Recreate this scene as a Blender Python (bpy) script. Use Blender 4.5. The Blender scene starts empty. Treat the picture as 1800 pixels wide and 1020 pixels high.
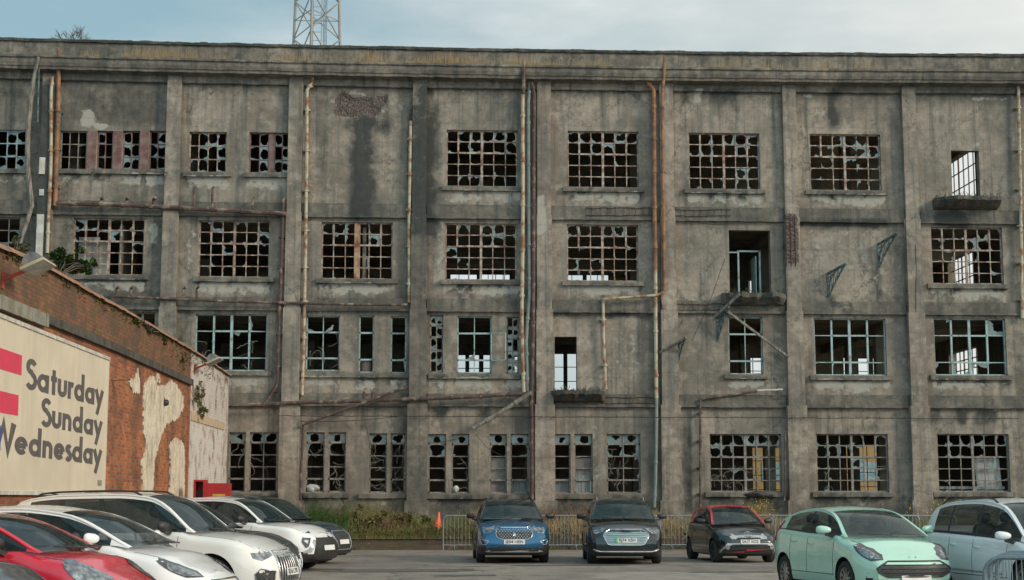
import bpy, bmesh, math, random
import numpy as np
from mathutils import Vector, Matrix
from mathutils.bvhtree import BVHTree
R = math.radians; PI = math.pi
S = bpy.context.scene; C = S.collection
random.seed(7)
# ------------------------------------------------------------------ camera
FPX, PITCH, YAW, CH = 2709.0, R(7.7), R(3.26), 1.62
cam = bpy.data.objects.new('camera', bpy.data.cameras.new('camera')); C.objects.link(cam)
cam.location = (0, 0, CH); cam.rotation_euler = (PI/2+PITCH, 0, -YAW)
cam.data.sensor_fit = 'HORIZONTAL'; cam.data.sensor_width = 36; cam.data.lens = FPX/1800*36
cam.data.clip_end = 3000; S.camera = cam
# ------------------------------------------------------------------ sky, sun, exposure
SUN_EL, SUN_AZ = R(24), R(122)          # azimuth from +Y towards +X
w = bpy.data.worlds.new('World'); S.world = w; w.use_nodes = True
nt = w.node_tree; nt.nodes.clear()
def N(nt, t, **k):
    n = nt.nodes.new(t)
    for a, b in k.items(): setattr(n, a, b)
    return n
out = N(nt, 'ShaderNodeOutputWorld'); bg = N(nt, 'ShaderNodeBackground'); bg.inputs[1].default_value = 0.1
sky = N(nt, 'ShaderNodeTexSky', sky_type='NISHITA'); sky.sun_disc = False
sky.sun_elevation = SUN_EL; sky.sun_rotation = SUN_AZ; sky.air_density = 1.2; sky.dust_density = 2.0
tc = N(nt, 'ShaderNodeTexCoord'); mp = N(nt, 'ShaderNodeMapping'); mp.inputs['Scale'].default_value = (1.6, 1.6, 5.0)
nz = N(nt, 'ShaderNodeTexNoise'); nz.inputs['Scale'].default_value = 2.2; nz.inputs['Detail'].default_value = 7; nz.inputs['Roughness'].default_value = .55
sx = N(nt, 'ShaderNodeSeparateXYZ'); ma = N(nt, 'ShaderNodeMath', operation='MULTIPLY_ADD'); ma.inputs[1].default_value = .9
cr = N(nt, 'ShaderNodeValToRGB'); cr.color_ramp.elements[0].position = .32; cr.color_ramp.elements[1].position = .78
mx = N(nt, 'ShaderNodeMix', data_type='RGBA')
cr2 = N(nt, 'ShaderNodeValToRGB'); e = cr2.color_ramp.elements; e[0].position = .35; e[0].color = (2.3, 2.75, 2.85, 1); e[1].position = .7; e[1].color = (5.2, 5.4, 5.3, 1)
L = nt.links.new
L(tc.outputs['Generated'], mp.inputs[0]); L(mp.outputs[0], nz.inputs['Vector'])
L(tc.outputs['Generated'], sx.inputs[0]); L(sx.outputs[0], ma.inputs[0]); L(nz.outputs[0], ma.inputs[2])
L(ma.outputs[0], cr.inputs[0]); L(nz.outputs[0], cr2.inputs[0])
skm = N(nt, 'ShaderNodeMix', data_type='RGBA'); skm.inputs[0].default_value = .8; skm.inputs[7].default_value = (1.75, 2.75, 3.1, 1)
L(sky.outputs[0], skm.inputs[6])
L(cr.outputs[0], mx.inputs[0]); L(skm.outputs[2], mx.inputs[6]); L(cr2.outputs[0], mx.inputs[7])
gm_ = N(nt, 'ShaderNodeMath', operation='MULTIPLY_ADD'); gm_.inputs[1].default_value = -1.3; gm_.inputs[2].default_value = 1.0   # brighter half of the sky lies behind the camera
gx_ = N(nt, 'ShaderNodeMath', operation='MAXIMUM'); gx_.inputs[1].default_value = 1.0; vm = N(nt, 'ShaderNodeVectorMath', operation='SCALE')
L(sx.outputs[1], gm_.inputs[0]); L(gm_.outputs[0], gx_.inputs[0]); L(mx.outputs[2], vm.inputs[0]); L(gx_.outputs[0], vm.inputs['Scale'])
# paler towards the right of the view
rx_ = N(nt, 'ShaderNodeMapRange'); rx_.inputs['From Min'].default_value = -.05; rx_.inputs['From Max'].default_value = .40; rx_.inputs['To Max'].default_value = .55; L(sx.outputs[0], rx_.inputs[0])
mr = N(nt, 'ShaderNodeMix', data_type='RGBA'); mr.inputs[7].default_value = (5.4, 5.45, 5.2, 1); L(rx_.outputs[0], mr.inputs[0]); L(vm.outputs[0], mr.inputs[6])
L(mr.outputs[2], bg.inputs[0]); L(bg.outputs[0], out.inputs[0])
sl = bpy.data.lights.new('sun', 'SUN'); sl.energy = 1.45; sl.angle = R(14); sl.color = (1, .86, .68)
so = bpy.data.objects.new('sun', sl); C.objects.link(so)
sd = Vector((math.sin(SUN_AZ)*math.cos(SUN_EL), math.cos(SUN_AZ)*math.cos(SUN_EL), math.sin(SUN_EL)))
so.rotation_euler = (-sd).to_track_quat('-Z', 'Y').to_euler(); so.location = (30, -30, 40)
S.view_settings.view_transform = 'Standard'; S.view_settings.look = 'None'; S.view_settings.exposure = 0.78; S.view_settings.gamma = 1
# ------------------------------------------------------------------ pixel -> plane geometry (real planes at their real distance)
_f = Vector((math.sin(YAW)*math.cos(PITCH), math.cos(YAW)*math.cos(PITCH), math.sin(PITCH)))
_r = Vector((math.cos(YAW), -math.sin(YAW), 0)); _u = _r.cross(_f)
O0 = Vector((0, 0, CH))
def ray(px, py): return _f + _r*((px-900)/FPX) - _u*((py-510)/FPX)
def atY(px, py, Y):
    d = ray(px, py); return O0 + d*(Y/d.y)
def atX(px, py, X):
    d = ray(px, py); return O0 + d*(X/d.x)
YF = 54.0                                # plane of the facade panels
def F(px, py, dy=0): p = atY(px, py, YF+dy); return p.x, p.z
def RC(x0, y0, x1, y1, dy=0):
    a, b = F(x0, (y0+y1)/2, dy), F(x1, (y0+y1)/2, dy); c, d = F((x0+x1)/2, y0, dy), F((x0+x1)/2, y1, dy)
    return a[0], b[0], d[1], c[1]        # u0,u1,z0,z1
# ------------------------------------------------------------------ mesh helpers
class MB:
    def __init__(s): s.v = []; s.f = []
    def add(s, vs, fs):
        n = len(s.v); s.v += [tuple(p) for p in vs]; s.f += [tuple(i+n for i in f) for f in fs]; return s
    def box(s, x0, x1, y0, y1, z0, z1, M=None):
        vs = [(x, y, z) for x in (x0, x1) for y in (y0, y1) for z in (z0, z1)]
        if M: vs = [M @ Vector(p) for p in vs]
        return s.add(vs, [(0,1,3,2),(4,6,7,5),(0,4,5,1),(2,3,7,6),(0,2,6,4),(1,5,7,3)])
    def bar(s, a, b, w, d=None, up=(0,0,1)):
        a = Vector(a); b = Vector(b); d = d or w; t = (b-a).normalized(); up = Vector(up)
        if abs(t.dot(up)) > .98: up = Vector((0,1,0))
        x = t.cross(up).normalized(); y = x.cross(t)
        vs = [p + x*(i*w/2) + y*(j*d/2) for p in (a, b) for i, j in ((-1,-1),(1,-1),(1,1),(-1,1))]
        return s.add(vs, [(0,3,2,1),(4,5,6,7),(0,1,5,4),(1,2,6,5),(2,3,7,6),(3,0,4,7)])
    def tube(s, pts, r, n=8, cap=True):
        pts = [Vector(p) for p in pts]; rs = r if isinstance(r, (list, tuple)) else [r]*len(pts)
        vs = []; x = None
        for i, p in enumerate(pts):
            t = (pts[min(i+1, len(pts)-1)] - pts[max(i-1, 0)]).normalized()
            if x is None:
                a = Vector((0,0,1)) if abs(t.z) < .9 else Vector((1,0,0)); x = t.cross(a).normalized()
            else:
                x = (x - t*x.dot(t)).normalized()
            y = t.cross(x)
            vs += [p + (x*math.cos(2*PI*k/n) + y*math.sin(2*PI*k/n))*rs[i] for k in range(n)]
        fs = [(i*n+k, i*n+(k+1)%n, (i+1)*n+(k+1)%n, (i+1)*n+k) for i in range(len(pts)-1) for k in range(n)]
        if cap: fs += [tuple(range(n-1, -1, -1)), tuple(range((len(pts)-1)*n, len(pts)*n))]
        return s.add(vs, fs)
    def lathe(s, prof, M=None, n=24):      # prof (r, h) about z
        vs = [(r*math.cos(2*PI*k/n), r*math.sin(2*PI*k/n), h) for r, h in prof for k in range(n)]
        if M: vs = [M @ Vector(p) for p in vs]
        return s.add(vs, [(i*n+k, i*n+(k+1)%n, (i+1)*n+(k+1)%n, (i+1)*n+k) for i in range(len(prof)-1) for k in range(n)])
    def grid(s, o, du, dv, nu, nv):
        o = Vector(o); du = Vector(du); dv = Vector(dv)
        vs = [o + du*(i/nu) + dv*(j/nv) for i in range(nu+1) for j in range(nv+1)]
        return s.add(vs, [(i*(nv+1)+j, (i+1)*(nv+1)+j, (i+1)*(nv+1)+j+1, i*(nv+1)+j+1) for i in range(nu) for j in range(nv)])
    def gbox(s, x0, x1, y0, y1, z0, z1, st=.12):
        nx = max(1, int((x1-x0)/st)); nz = max(1, int((z1-z0)/st)); ny = max(1, int((y1-y0)/.12))
        s.grid((x0,y0,z0), (x1-x0,0,0), (0,0,z1-z0), nx, nz)
        s.grid((x0,y0,z0), (0,y1-y0,0), (0,0,z1-z0), ny, nz); s.grid((x1,y0,z0), (0,y1-y0,0), (0,0,z1-z0), ny, nz)
        s.grid((x0,y0,z0), (x1-x0,0,0), (0,y1-y0,0), nx, ny); s.grid((x0,y0,z1), (x1-x0,0,0), (0,y1-y0,0), nx, ny); return s
    def poly(s, pts, off0, off1, fn):      # prism of a 2D outline; fn(a,b,off)->3D
        n = len(pts); vs = [fn(a, b, off0) for a, b in pts] + [fn(a, b, off1) for a, b in pts]
        return s.add(vs, [tuple(range(n)), tuple(range(2*n-1, n-1, -1))] + [(k, (k+1)%n, n+(k+1)%n, n+k) for k in range(n)])
    def mesh(s, name):
        m = bpy.data.meshes.new(name); m.from_pydata(s.v, [], s.f); m.update(); return m
    def build(s, name, mat, parent=None, smooth=None, label=None):
        return link(s.mesh(name), name, mat, parent, smooth, label)
def link(m, name, mat, parent=None, smooth=None, label=None):
    if mat is not None and not m.materials: m.materials.append(mat)
    if smooth is not None:
        m.shade_smooth(); m.set_sharp_from_angle(angle=R(smooth))
    o = bpy.data.objects.new(name, m); C.objects.link(o)
    if parent: o.parent = parent
    if label: o['label'] = label
    return o
def fix_normals(m):
    b = bmesh.new(); b.from_mesh(m); bmesh.ops.recalc_face_normals(b, faces=b.faces); b.to_mesh(m); b.free()
def thing(name, label, cat, loc=(0,0,0), rz=0, group=None):
    o = bpy.data.objects.new(name, None); C.objects.link(o); o.location = loc; o.rotation_euler = (0,0,rz)
    o.empty_display_size = .3; return tag(o, label, cat, group)
def tag(o, label, cat, group=None, kind=None):
    o['label'] = label; o['category'] = cat
    if group: o['group'] = group
    if kind: o['kind'] = kind
    return o
def structure(o, label=None): 
    o['kind'] = 'structure'
    if label: o['label'] = label
    return o
def copy_tree(o, parent=None):
    c = o.copy(); C.objects.link(c)
    if parent: c.parent = parent
    for ch in o.children: copy_tree(ch, c)
    return c
# ------------------------------------------------------------------ numpy value noise
_rs = np.random.RandomState(3); _T = _rs.rand(256, 256)
def vn(x, y, sc=1.0, seed=0):
    x = np.asarray(x)*sc + seed*17.3; y = np.asarray(y)*sc + seed*9.1
    xi = np.floor(x).astype(int); yi = np.floor(y).astype(int); fx = x-xi; fy = y-yi
    fx = fx*fx*(3-2*fx); fy = fy*fy*(3-2*fy)
    g = lambda a, b: _T[a % 256, b % 256]
    return (g(xi,yi)*(1-fx)+g(xi+1,yi)*fx)*(1-fy) + (g(xi,yi+1)*(1-fx)+g(xi+1,yi+1)*fx)*fy
def fbm(x, y, sc=1.0, seed=0, o=4):
    s = 0; a = .5; t = 0
    for k in range(o): s = s + a*vn(x, y, sc*2**k, seed+k*3); t += a; a *= .5
    return s/t
def sstep(a, b, x): t = np.clip((x-a)/(b-a), 0, 1); return t*t*(3-2*t)
# ------------------------------------------------------------------ materials
def lk(nt, a, b): nt.links.new(a, b)
def base_mat(name, rough=.8, metal=0, spec=.5):
    m = bpy.data.materials.new(name); m.use_nodes = True; nt = m.node_tree; b = nt.nodes['Principled BSDF']
    b.inputs['Roughness'].default_value = rough; b.inputs['Metallic'].default_value = metal
    b.inputs['Specular IOR Level'].default_value = spec
    return m, nt, b
def noise_node(nt, scale, detail=6, rough=.6, mapscale=None, vec=None):
    tc = N(nt, 'ShaderNodeTexCoord'); n = N(nt, 'ShaderNodeTexNoise'); n.inputs['Scale'].default_value = scale
    n.inputs['Detail'].default_value = detail; n.inputs['Roughness'].default_value = rough
    v = tc.outputs['Object'] if vec is None else vec
    if mapscale:
        mp = N(nt, 'ShaderNodeMapping'); mp.inputs['Scale'].default_value = mapscale; lk(nt, v, mp.inputs[0]); v = mp.outputs[0]
    lk(nt, v, n.inputs['Vector']); return n.outputs[0]
def ramp(nt, src, p0, p1, c0=(0,0,0,1), c1=(1,1,1,1)):
    r = N(nt, 'ShaderNodeValToRGB'); e = r.color_ramp.elements
    e[0].position = p0; e[1].position = p1; e[0].color = c0; e[1].color = c1; lk(nt, src, r.inputs[0]); return r.outputs[0]
def mixc(nt, fac, a, b, mode='MIX'):
    m = N(nt, 'ShaderNodeMix', data_type='RGBA', blend_type=mode)
    for s, v in ((0, fac), (6, a), (7, b)):
        if isinstance(v, (int, float)): m.inputs[s].default_value = v
        elif isinstance(v, tuple): m.inputs[s].default_value = v if len(v) == 4 else v+(1,)
        else: lk(nt, v, m.inputs[s])
    return m.outputs[2]
def mth(nt, op, a, b=None):
    m = N(nt, 'ShaderNodeMath', operation=op)
    for s, v in ((0, a), (1, b)):
        if v is None: continue
        if isinstance(v, (int, float)): m.inputs[s].default_value = v
        else: lk(nt, v, m.inputs[s])
    return m.outputs[0]
def bump(nt, b, h, strength=.3, dist=.02):
    n = N(nt, 'ShaderNodeBump'); n.inputs['Strength'].default_value = strength; n.inputs['Distance'].default_value = dist
    lk(nt, h, n.inputs['Height']); lk(nt, n.outputs[0], b.inputs['Normal'])
def mat(name, c, c2=None, rough=.8, metal=0, sc=3.0, p=(.4,.6), bmp=0, spec=.5, mapscale=None, rough2=None):
    m, nt, b = base_mat(name, rough, metal, spec)
    if c2 is None: c2 = tuple(x*.75 for x in c)
    n = noise_node(nt, sc, mapscale=mapscale); f = ramp(nt, n, *p)
    lk(nt, mixc(nt, f, tuple(c), tuple(c2)), b.inputs['Base Color'])
    if rough2 is not None: lk(nt, mth(nt, 'ADD', mth(nt, 'MULTIPLY', f, rough2-rough), rough), b.inputs['Roughness'])
    if bmp: bump(nt, b, n, bmp)
    return m
def concrete_mat(name, warm=1.0, k=1.0):
    m, nt, b = base_mat(name, .92, 0, .2)
    n1 = noise_node(nt, .55, 9, .62); n2 = noise_node(nt, 4.0, 8, .65); n3 = noise_node(nt, 22, 4, .7)
    st = noise_node(nt, 1.6, 7, .6, (2.6, 1, .16)); st2 = noise_node(nt, .9, 6, .6, (7, 1, .5))
    n5 = noise_node(nt, 1.7, 10, .68); n6 = noise_node(nt, 2.6, 10, .72)
    c = mixc(nt, ramp(nt, n1, .40, .58), (.210*k*warm, .174*k, .140*k), (.372*k*warm, .312*k, .250*k))
    c = mixc(nt, mth(nt, 'MULTIPLY', ramp(nt, n5, .52, .60), .55), c, (.44*k, .39*k, .32*k))
    c = mixc(nt, mth(nt, 'MULTIPLY', ramp(nt, n6, .53, .66), .6), c, (.065, .075, .07))
    c = mixc(nt, mth(nt, 'MULTIPLY', ramp(nt, n2, .42, .66), .55), c, (.135*k, .135*k, .118*k))
    c = mixc(nt, mth(nt, 'MULTIPLY', ramp(nt, st, .50, .70), .7), c, (.07, .076, .07))
    c = mixc(nt, mth(nt, 'MULTIPLY', ramp(nt, st2, .56, .72), .3), c, (.34*k, .325*k, .28*k))
    n8 = noise_node(nt, .33, 7, .6); c = mixc(nt, mth(nt, 'MULTIPLY', ramp(nt, n8, .46, .62), .38), c, (.125, .132, .118))
    n9 = noise_node(nt, 1.0, 8, .62, (4.5, 1, .10)); c = mixc(nt, mth(nt, 'MULTIPLY', ramp(nt, n9, .58, .70), .5), c, (.05, .06, .057))
    at = N(nt, 'ShaderNodeAttribute', attribute_name='stain'); sp = N(nt, 'ShaderNodeSeparateColor'); lk(nt, at.outputs['Color'], sp.inputs[0])
    # r = dark soot, g = pale lime, b = exposed rubble / brick
    dk = mth(nt, 'MULTIPLY', sp.outputs[0], mth(nt, 'ADD', mth(nt, 'MULTIPLY', n2, 1.5), .25)); dk = ramp(nt, dk, .08, .85)
    c = mixc(nt, mth(nt, 'MULTIPLY', dk, .9), c, (.030, .037, .037))
    pl = mth(nt, 'ADD', sp.outputs[1], mth(nt, 'MULTIPLY', mth(nt, 'SUBTRACT', n2, .5), 1.3)); pl = ramp(nt, pl, .44, .62)
    pl = mth(nt, 'MULTIPLY', pl, mth(nt, 'MINIMUM', mth(nt, 'MULTIPLY', sp.outputs[1], 4.0), .85))
    c = mixc(nt, pl, c, (.40, .385, .335))
    vo = N(nt, 'ShaderNodeTexVoronoi'); vo.inputs['Scale'].default_value = 14; tc = N(nt, 'ShaderNodeTexCoord'); lk(nt, tc.outputs['Object'], vo.inputs[0])
    rc = mixc(nt, ramp(nt, vo.outputs['Distance'], .1, .5), (.25, .20, .17), (.10, .08, .07))
    c = mixc(nt, ramp(nt, sp.outputs[2], .35, .6), c, rc)
    c = mixc(nt, mth(nt, 'MULTIPLY', ramp(nt, n3, .3, .7), .22), c, (.09, .085, .075))
    tc2 = N(nt, 'ShaderNodeTexCoord'); dn = N(nt, 'ShaderNodeVectorMath', operation='MULTIPLY_ADD'); cc = N(nt, 'ShaderNodeCombineXYZ'); lk(nt, n5, cc.inputs[0]); lk(nt, n6, cc.inputs[2]); dn.inputs[1].default_value = (1.6,0,1.6)
    lk(nt, cc.outputs[0], dn.inputs[0]); lk(nt, tc2.outputs['Object'], dn.inputs[2]); ve = N(nt, 'ShaderNodeTexVoronoi', feature='DISTANCE_TO_EDGE'); ve.inputs['Scale'].default_value = .42; lk(nt, dn.outputs[0], ve.inputs[0])
    crk = mth(nt, 'MULTIPLY', ramp(nt, ve.outputs[0], .0, .012, (1,1,1,1), (0,0,0,1)), ramp(nt, n1, .48, .55)); c = mixc(nt, mth(nt, 'MULTIPLY', crk, .75), c, (.03,.03,.028))
    wv = N(nt, 'ShaderNodeTexWave', wave_type='BANDS', bands_direction='Z'); wv.inputs['Scale'].default_value = .42; wv.inputs['Distortion'].default_value = .6; wv.inputs['Detail'].default_value = 3; lk(nt, tc2.outputs['Object'], wv.inputs[0])
    c = mixc(nt, mth(nt, 'MULTIPLY', ramp(nt, wv.outputs['Fac'], .0, .03, (1,1,1,1), (0,0,0,1)), .14), c, (.07,.065,.055))
    lk(nt, c, b.inputs['Base Color'])
    h = mth(nt, 'ADD', n2, mth(nt, 'MULTIPLY', n3, .6)); h = mth(nt, 'ADD', h, mth(nt, 'MULTIPLY', mth(nt, 'MULTIPLY', vo.outputs['Distance'], sp.outputs[2]), 4.0))
    bump(nt, b, h, .55, .03); return m
M = {}
M['conc'] = concrete_mat('weathered render')
M['conc_col'] = concrete_mat('weathered column', 1.02, 1.08)
M['conc_band'] = concrete_mat('weathered band', .96, .82)
M['inside'] = mat('sooty interior concrete', (.50,.45,.36), (.28,.25,.20), .95, sc=1.2, spec=.1)
M['rustframe'] = mat('rusty steel frame', (.19,.10,.07), (.42,.38,.33), .75, sc=6, p=(.42,.62))
M['redframe'] = mat('flaking red oxide frame', (.13,.055,.05), (.22,.17,.15), .8, sc=3, p=(.4,.7))
M['tealframe'] = mat('flaking pale blue frame', (.30,.42,.42), (.19,.16,.13), .7, sc=5, p=(.5,.68))
M['greyframe'] = mat('grimy grey frame', (.17,.145,.125), (.28,.27,.24), .8, sc=7, p=(.45,.65))
M['glass'] = mat('dirty broken glass', (.13,.215,.215), (.085,.115,.11), .2, sc=2.5, p=(.35,.65), spec=1.0, rough2=.45)
M['pipe_rust'] = mat('rusted orange pipe', (.33,.155,.07), (.13,.075,.05), .85, sc=4, p=(.4,.62), bmp=.3)
M['pipe_cream'] = mat('cream painted rusty pipe', (.42,.38,.28), (.24,.11,.05), .75, sc=3.2, p=(.46,.6), bmp=.2)
M['pipe_green'] = mat('green stained pipe', (.13,.19,.17), (.22,.23,.20), .7, sc=3, bmp=.2)
M['pipe_dark'] = mat('dark rusty pipe', (.075,.045,.04), (.28,.22,.17), .8, sc=3.5, p=(.5,.68), bmp=.2)
M['timber'] = mat('rotten timber', (.26,.24,.20), (.10,.085,.07), .9, sc=4, mapscale=(4,4,.6), bmp=.3)
M['black'] = mat('black', (.02,.02,.021), (.03,.03,.032), .6, sc=8)
M['white_paint'] = mat('aged white board', (.55,.55,.50), (.4,.38,.33), .7, sc=3)
M['moss'] = mat('moss', (.06,.085,.03), (.04,.045,.025), .95, sc=9, bmp=.5)
M['iron'] = mat('corroded teal ironwork', (.10,.17,.17), (.05,.05,.045), .75, sc=7, p=(.4,.6), bmp=.2)
def leaf_mat(name, c, c2, sc=6):
    m = mat(name, c, c2, .75, sc=sc, p=(.35,.65), spec=.25); return m
M['leaf'] = leaf_mat('green leaves', (.055,.11,.025), (.03,.06,.015))
M['leaf2'] = leaf_mat('olive leaves', (.12,.14,.035), (.07,.08,.025))
M['drygrass'] = leaf_mat('dry grass', (.34,.235,.13), (.22,.17,.09), 3)
M['weed'] = leaf_mat('weeds', (.12,.15,.045), (.20,.15,.07), 1.5)
M['redweed'] = leaf_mat('reddish dead weeds', (.20,.09,.05), (.13,.09,.05), 3)
M['twig'] = mat('twig', (.12,.09,.07), None, .9)
M['galv'] = mat('galvanised steel', (.30,.37,.39), (.20,.24,.26), .38, .7, sc=9, rough2=.6)
M['rebar'] = mat('rusty rebar', (.09,.045,.03), (.05,.03,.025), .9)
# ------------------------------------------------------------------ ground, road surface
def asphalt():
    m, nt, b = base_mat('worn asphalt', .9, 0, .25)
    n1 = noise_node(nt, .22, 8, .6); n2 = noise_node(nt, 30, 4, .7); n3 = noise_node(nt, 1.8, 8, .65, (1,.5,1)); n4 = noise_node(nt, 130, 2, .7)
    c = mixc(nt, ramp(nt, n1, .4, .62), (.215,.19,.165), (.31,.275,.235))
    c = mixc(nt, mth(nt, 'MULTIPLY', ramp(nt, n3, .5, .7), .6), c, (.085,.08,.072))
    c = mixc(nt, mth(nt, 'MULTIPLY', ramp(nt, n2, .4, .7), .45), c, (.25,.235,.21))
    c = mixc(nt, mth(nt, 'MULTIPLY', ramp(nt, n4, .45, .6), .3), c, (.06,.058,.055))
    n7 = noise_node(nt, 1.1, 3, .5); c = mixc(nt, mth(nt, 'MULTIPLY', ramp(nt, n7, .66, .74), .6), c, (.05,.048,.045))
    ve = N(nt, 'ShaderNodeTexVoronoi', feature='DISTANCE_TO_EDGE'); ve.inputs['Scale'].default_value = .35; tcx = N(nt, 'ShaderNodeTexCoord'); dq = N(nt, 'ShaderNodeVectorMath', operation='MULTIPLY_ADD'); cq = N(nt, 'ShaderNodeCombineXYZ'); lk(nt, n3, cq.inputs[0]); lk(nt, n1, cq.inputs[1]); dq.inputs[1].default_value = (2,2,0); lk(nt, cq.outputs[0], dq.inputs[0]); lk(nt, tcx.outputs['Object'], dq.inputs[2]); lk(nt, dq.outputs[0], ve.inputs[0])
    c = mixc(nt, mth(nt, 'MULTIPLY', ramp(nt, ve.outputs[0], .0, .012, (1,1,1,1), (0,0,0,1)), .8), c, (.035,.033,.03))
    lk(nt, c, b.inputs['Base Color']); bump(nt, b, mth(nt, 'ADD', n2, n3), .5, .02); return m
M['asphalt'] = asphalt()
M['concslab'] = mat('pale concrete apron', (.30,.27,.23), (.20,.18,.155), .9, sc=1.6, p=(.4,.65), bmp=.2)
structure(MB().grid((-400,-60,0), (800,0,0), (0,700,0), 60, 50).build('ground', M['asphalt']))
random.seed(5)
def patch(cx, cy, rx, ry, n=26, z=.004, j=.25):
    b = MB(); pts = [(cx, cy)]; vs = []
    for k in range(n):
        a = 2*PI*k/n; sq = 1/max(abs(math.cos(a)), abs(math.sin(a)))**.8; r = (1-j*random.random())*sq
        vs.append((cx+rx*r*math.cos(a), cy+ry*r*math.sin(a), z))
    b.add([(cx, cy, z)]+vs, [(0, k+1, (k+1) % n+1) for k in range(n)]); return b
pc = atY(1230, 1003, 1); d = ray(1230, 1005); t = -CH/d.z; P = O0+d*t
structure(patch(P.x+.6, P.y-2.6, 3.6, 3.2).build('concrete_apron', M['concslab']), 'pale patched concrete in the tarmac')
for (px, py, rx, ry, mt) in ((700, 1003, 2.0, .9, 'darkpatch'), (1290, 1006, 1.1, .5, 'darkpatch'), (1000, 994, 1.6, .35, 'darkpatch'), (820,1012,.8,.4,'darkpatch')):
    if mt not in M: M[mt] = mat('dark tar patch', (.085,.08,.07), (.13,.12,.105), .85, sc=12)
    d = ray(px, py); P = O0+d*(-CH/d.z)
    structure(patch(P.x, P.y, rx, ry, z=.008, j=.4).build('tar_patch', M[mt]))
# ------------------------------------------------------------------ the factory
FAC = thing('derelict_factory', 'long four storey derelict concrete factory with rows of smashed windows and rusty pipes', 'building', (0,0,0))
XE = F(1832, 450)[0]; XL = -24.0; ZB = .55
colpx = [78, 300, 516, 736, 956, 1173, 1391, 1603]
colu = [F(p, 450)[0] for p in colpx]
zc = lambda y: F(900, y)[1]
Zb = {3: (zc(384), zc(362)), 2: (zc(547), zc(527)), 1: (zc(713), zc(693))}   # floor bands (z0,z1)
ZTOP = zc(150)
def windows():
    W = []
    def a(r, cols, rows, st, fr, **k): W.append(dict(px=r, cols=cols, rows=rows, st=st, fr=fr, **k))
    e = lambda n: [i/n for i in range(n+1)]
    T = [0, .25, .5, .75, 1]; TR = [0, .30, .77, 1]
    five = [0, .17, .38, .58, .78, 1]
    # top floor
    a((-75,228,45,297), e(7), e(3), 'few', 'tealframe', rag=.9)
    a((105,230,152,298), e(3), e(3), 'plain', 'greyframe', rag=.25)
    for x0, x1 in ((170,198),(215,245),(262,291)): a((x0,230,x1,298), e(2), e(3), 'plain', 'redframe', rag=.6, nosill=1)
    a((332,232,398,303), e(4), e(3), 'plain', 'rustframe', rag=.75)
    a((438,233,509,304), [0,.25,.48,.62,.81,1], e(3), 'plain', 'redframe', rag=.75, thick=[.55])
    for x0, y0 in ((785,229),(998,231),(1211,234),(1424,236)): a((x0,y0,x0+124.5,y0+99), e(6), e(5), 'six', 'rustframe', rag=1.0)
    # third floor
    a((-70,382,34,470), e(5), e(4), 'plain', 'greyframe', rag=.7)
    for x0, y0, rg in ((128,384,.7),(349,388,.9),(565,391,.8),(783,393,.85),(997,395,.9),(1638,400,1.0)): a((x0,y0,x0+125,y0+99.5), e(6), e(5), 'six', 'rustframe', rag=rg, thickm=(x0==565))
    # second floor
    a((178,549,272,650), T, TR, 'tri', 'greyframe', rag=.5)
    for x0, y0 in ((343,552),(1432,560),(1643,560)): a((x0,y0,x0+126,y0+100), T, TR, 'tri', 'tealframe', rag=.5)
    for r in ((538,555,597,652),(804,556,864,656),(1281,557,1341,658)): a(r, [0,.5,1], TR, 'two', 'tealframe', rag=.5, nosill=0)
    for r in ((631,555,657,655),(687,556,714,656)): a(r, [0,1], TR, 'one', 'tealframe', rag=.4, nosill=1)
    for r in ((756,554,779,655),(891,557,912,657)): a(r, [0,.5,1], [0,.18,.38,.6,.8,1], 'one', 'greyframe', rag=1.2, nosill=1)
    # ground floor
    for r in ((402,760,431,865),(538,760,570,865),(577,760,608,865),(649,762,680,866),(687,762,712,866),(753,763,784,867),(794,763,825,867),
              (861,763,891,867),(898,763,929,867),(972,763,1003,867),(1010,763,1042,867)):
        a(r, [0,1], five, 'gnd', 'greyframe', rag=.8, nosill=1)
    a((438,760,487,865), [0,.5,1], five, 'gnd', 'greyframe', rag=.6, nosill=1)
    a((1067,763,1126,867), [0,.5,1], five, 'gnd', 'greyframe', rag=.9, nosill=1)
    for x0 in (1248, 1436, 1649): a((x0,763,x0+126,865), e(6), [0,.2,.4,.6,.8,1], 'six', 'greyframe', rag=.95)
    return W
WINS = windows()
DOORS = [(1673,265,1722,350),(1282,405,1355,516),(975,592,1014,686)]
for wd in WINS: wd['r'] = RC(*wd['px'])
holes = [wd['r'] for wd in WINS] + [RC(*d) for d in DOORS]
# --- stains (soot and lime with shapes of their own), sampled at the vertices
STN = []
def stn(x0, y0, x1, y1, ch, s, soft=.25): STN.append((RC(x0,y0,x1,y1), ch, s, soft))
stn(617,200,658,385,0,1.15,.30); stn(600,205,690,235,0,.8,.35); stn(640,170,725,225,0,.4,.5)
stn(722,180,768,420,0,1.1,.35); stn(728,150,765,190,0,.9,.25); stn(745,395,760,520,0,.6,.4); stn(722,420,752,700,0,.45,.4)
stn(548,150,720,220,0,.35,.8); stn(556,225,575,300,0,.5,.3); stn(660,225,725,232,0,.6,.2)
stn(1455,150,1475,225,0,1.0,.22); stn(1450,150,1480,172,0,.8,.2); stn(1245,150,1300,180,0,.9,.3); stn(1285,160,1298,200,0,.7,.2); stn(1190,150,1215,185,0,.6,.25)
stn(108,150,290,225,0,.55,.5); stn(-80,150,60,180,0,.6,.4); stn(230,300,245,360,0,.6,.2)
stn(200,140,235,190,0,.5,.3); stn(320,150,345,230,0,.3,.3); stn(328,380,345,490,0,.45,.3); stn(260,380,285,520,0,.5,.3)
stn(545,520,560,700,0,.3,.3); stn(1400,385,1560,400,0,1.0,.12); stn(1185,555,1210,640,0,.35,.3); stn(1060,548,1150,560,0,.9,.15)
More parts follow.
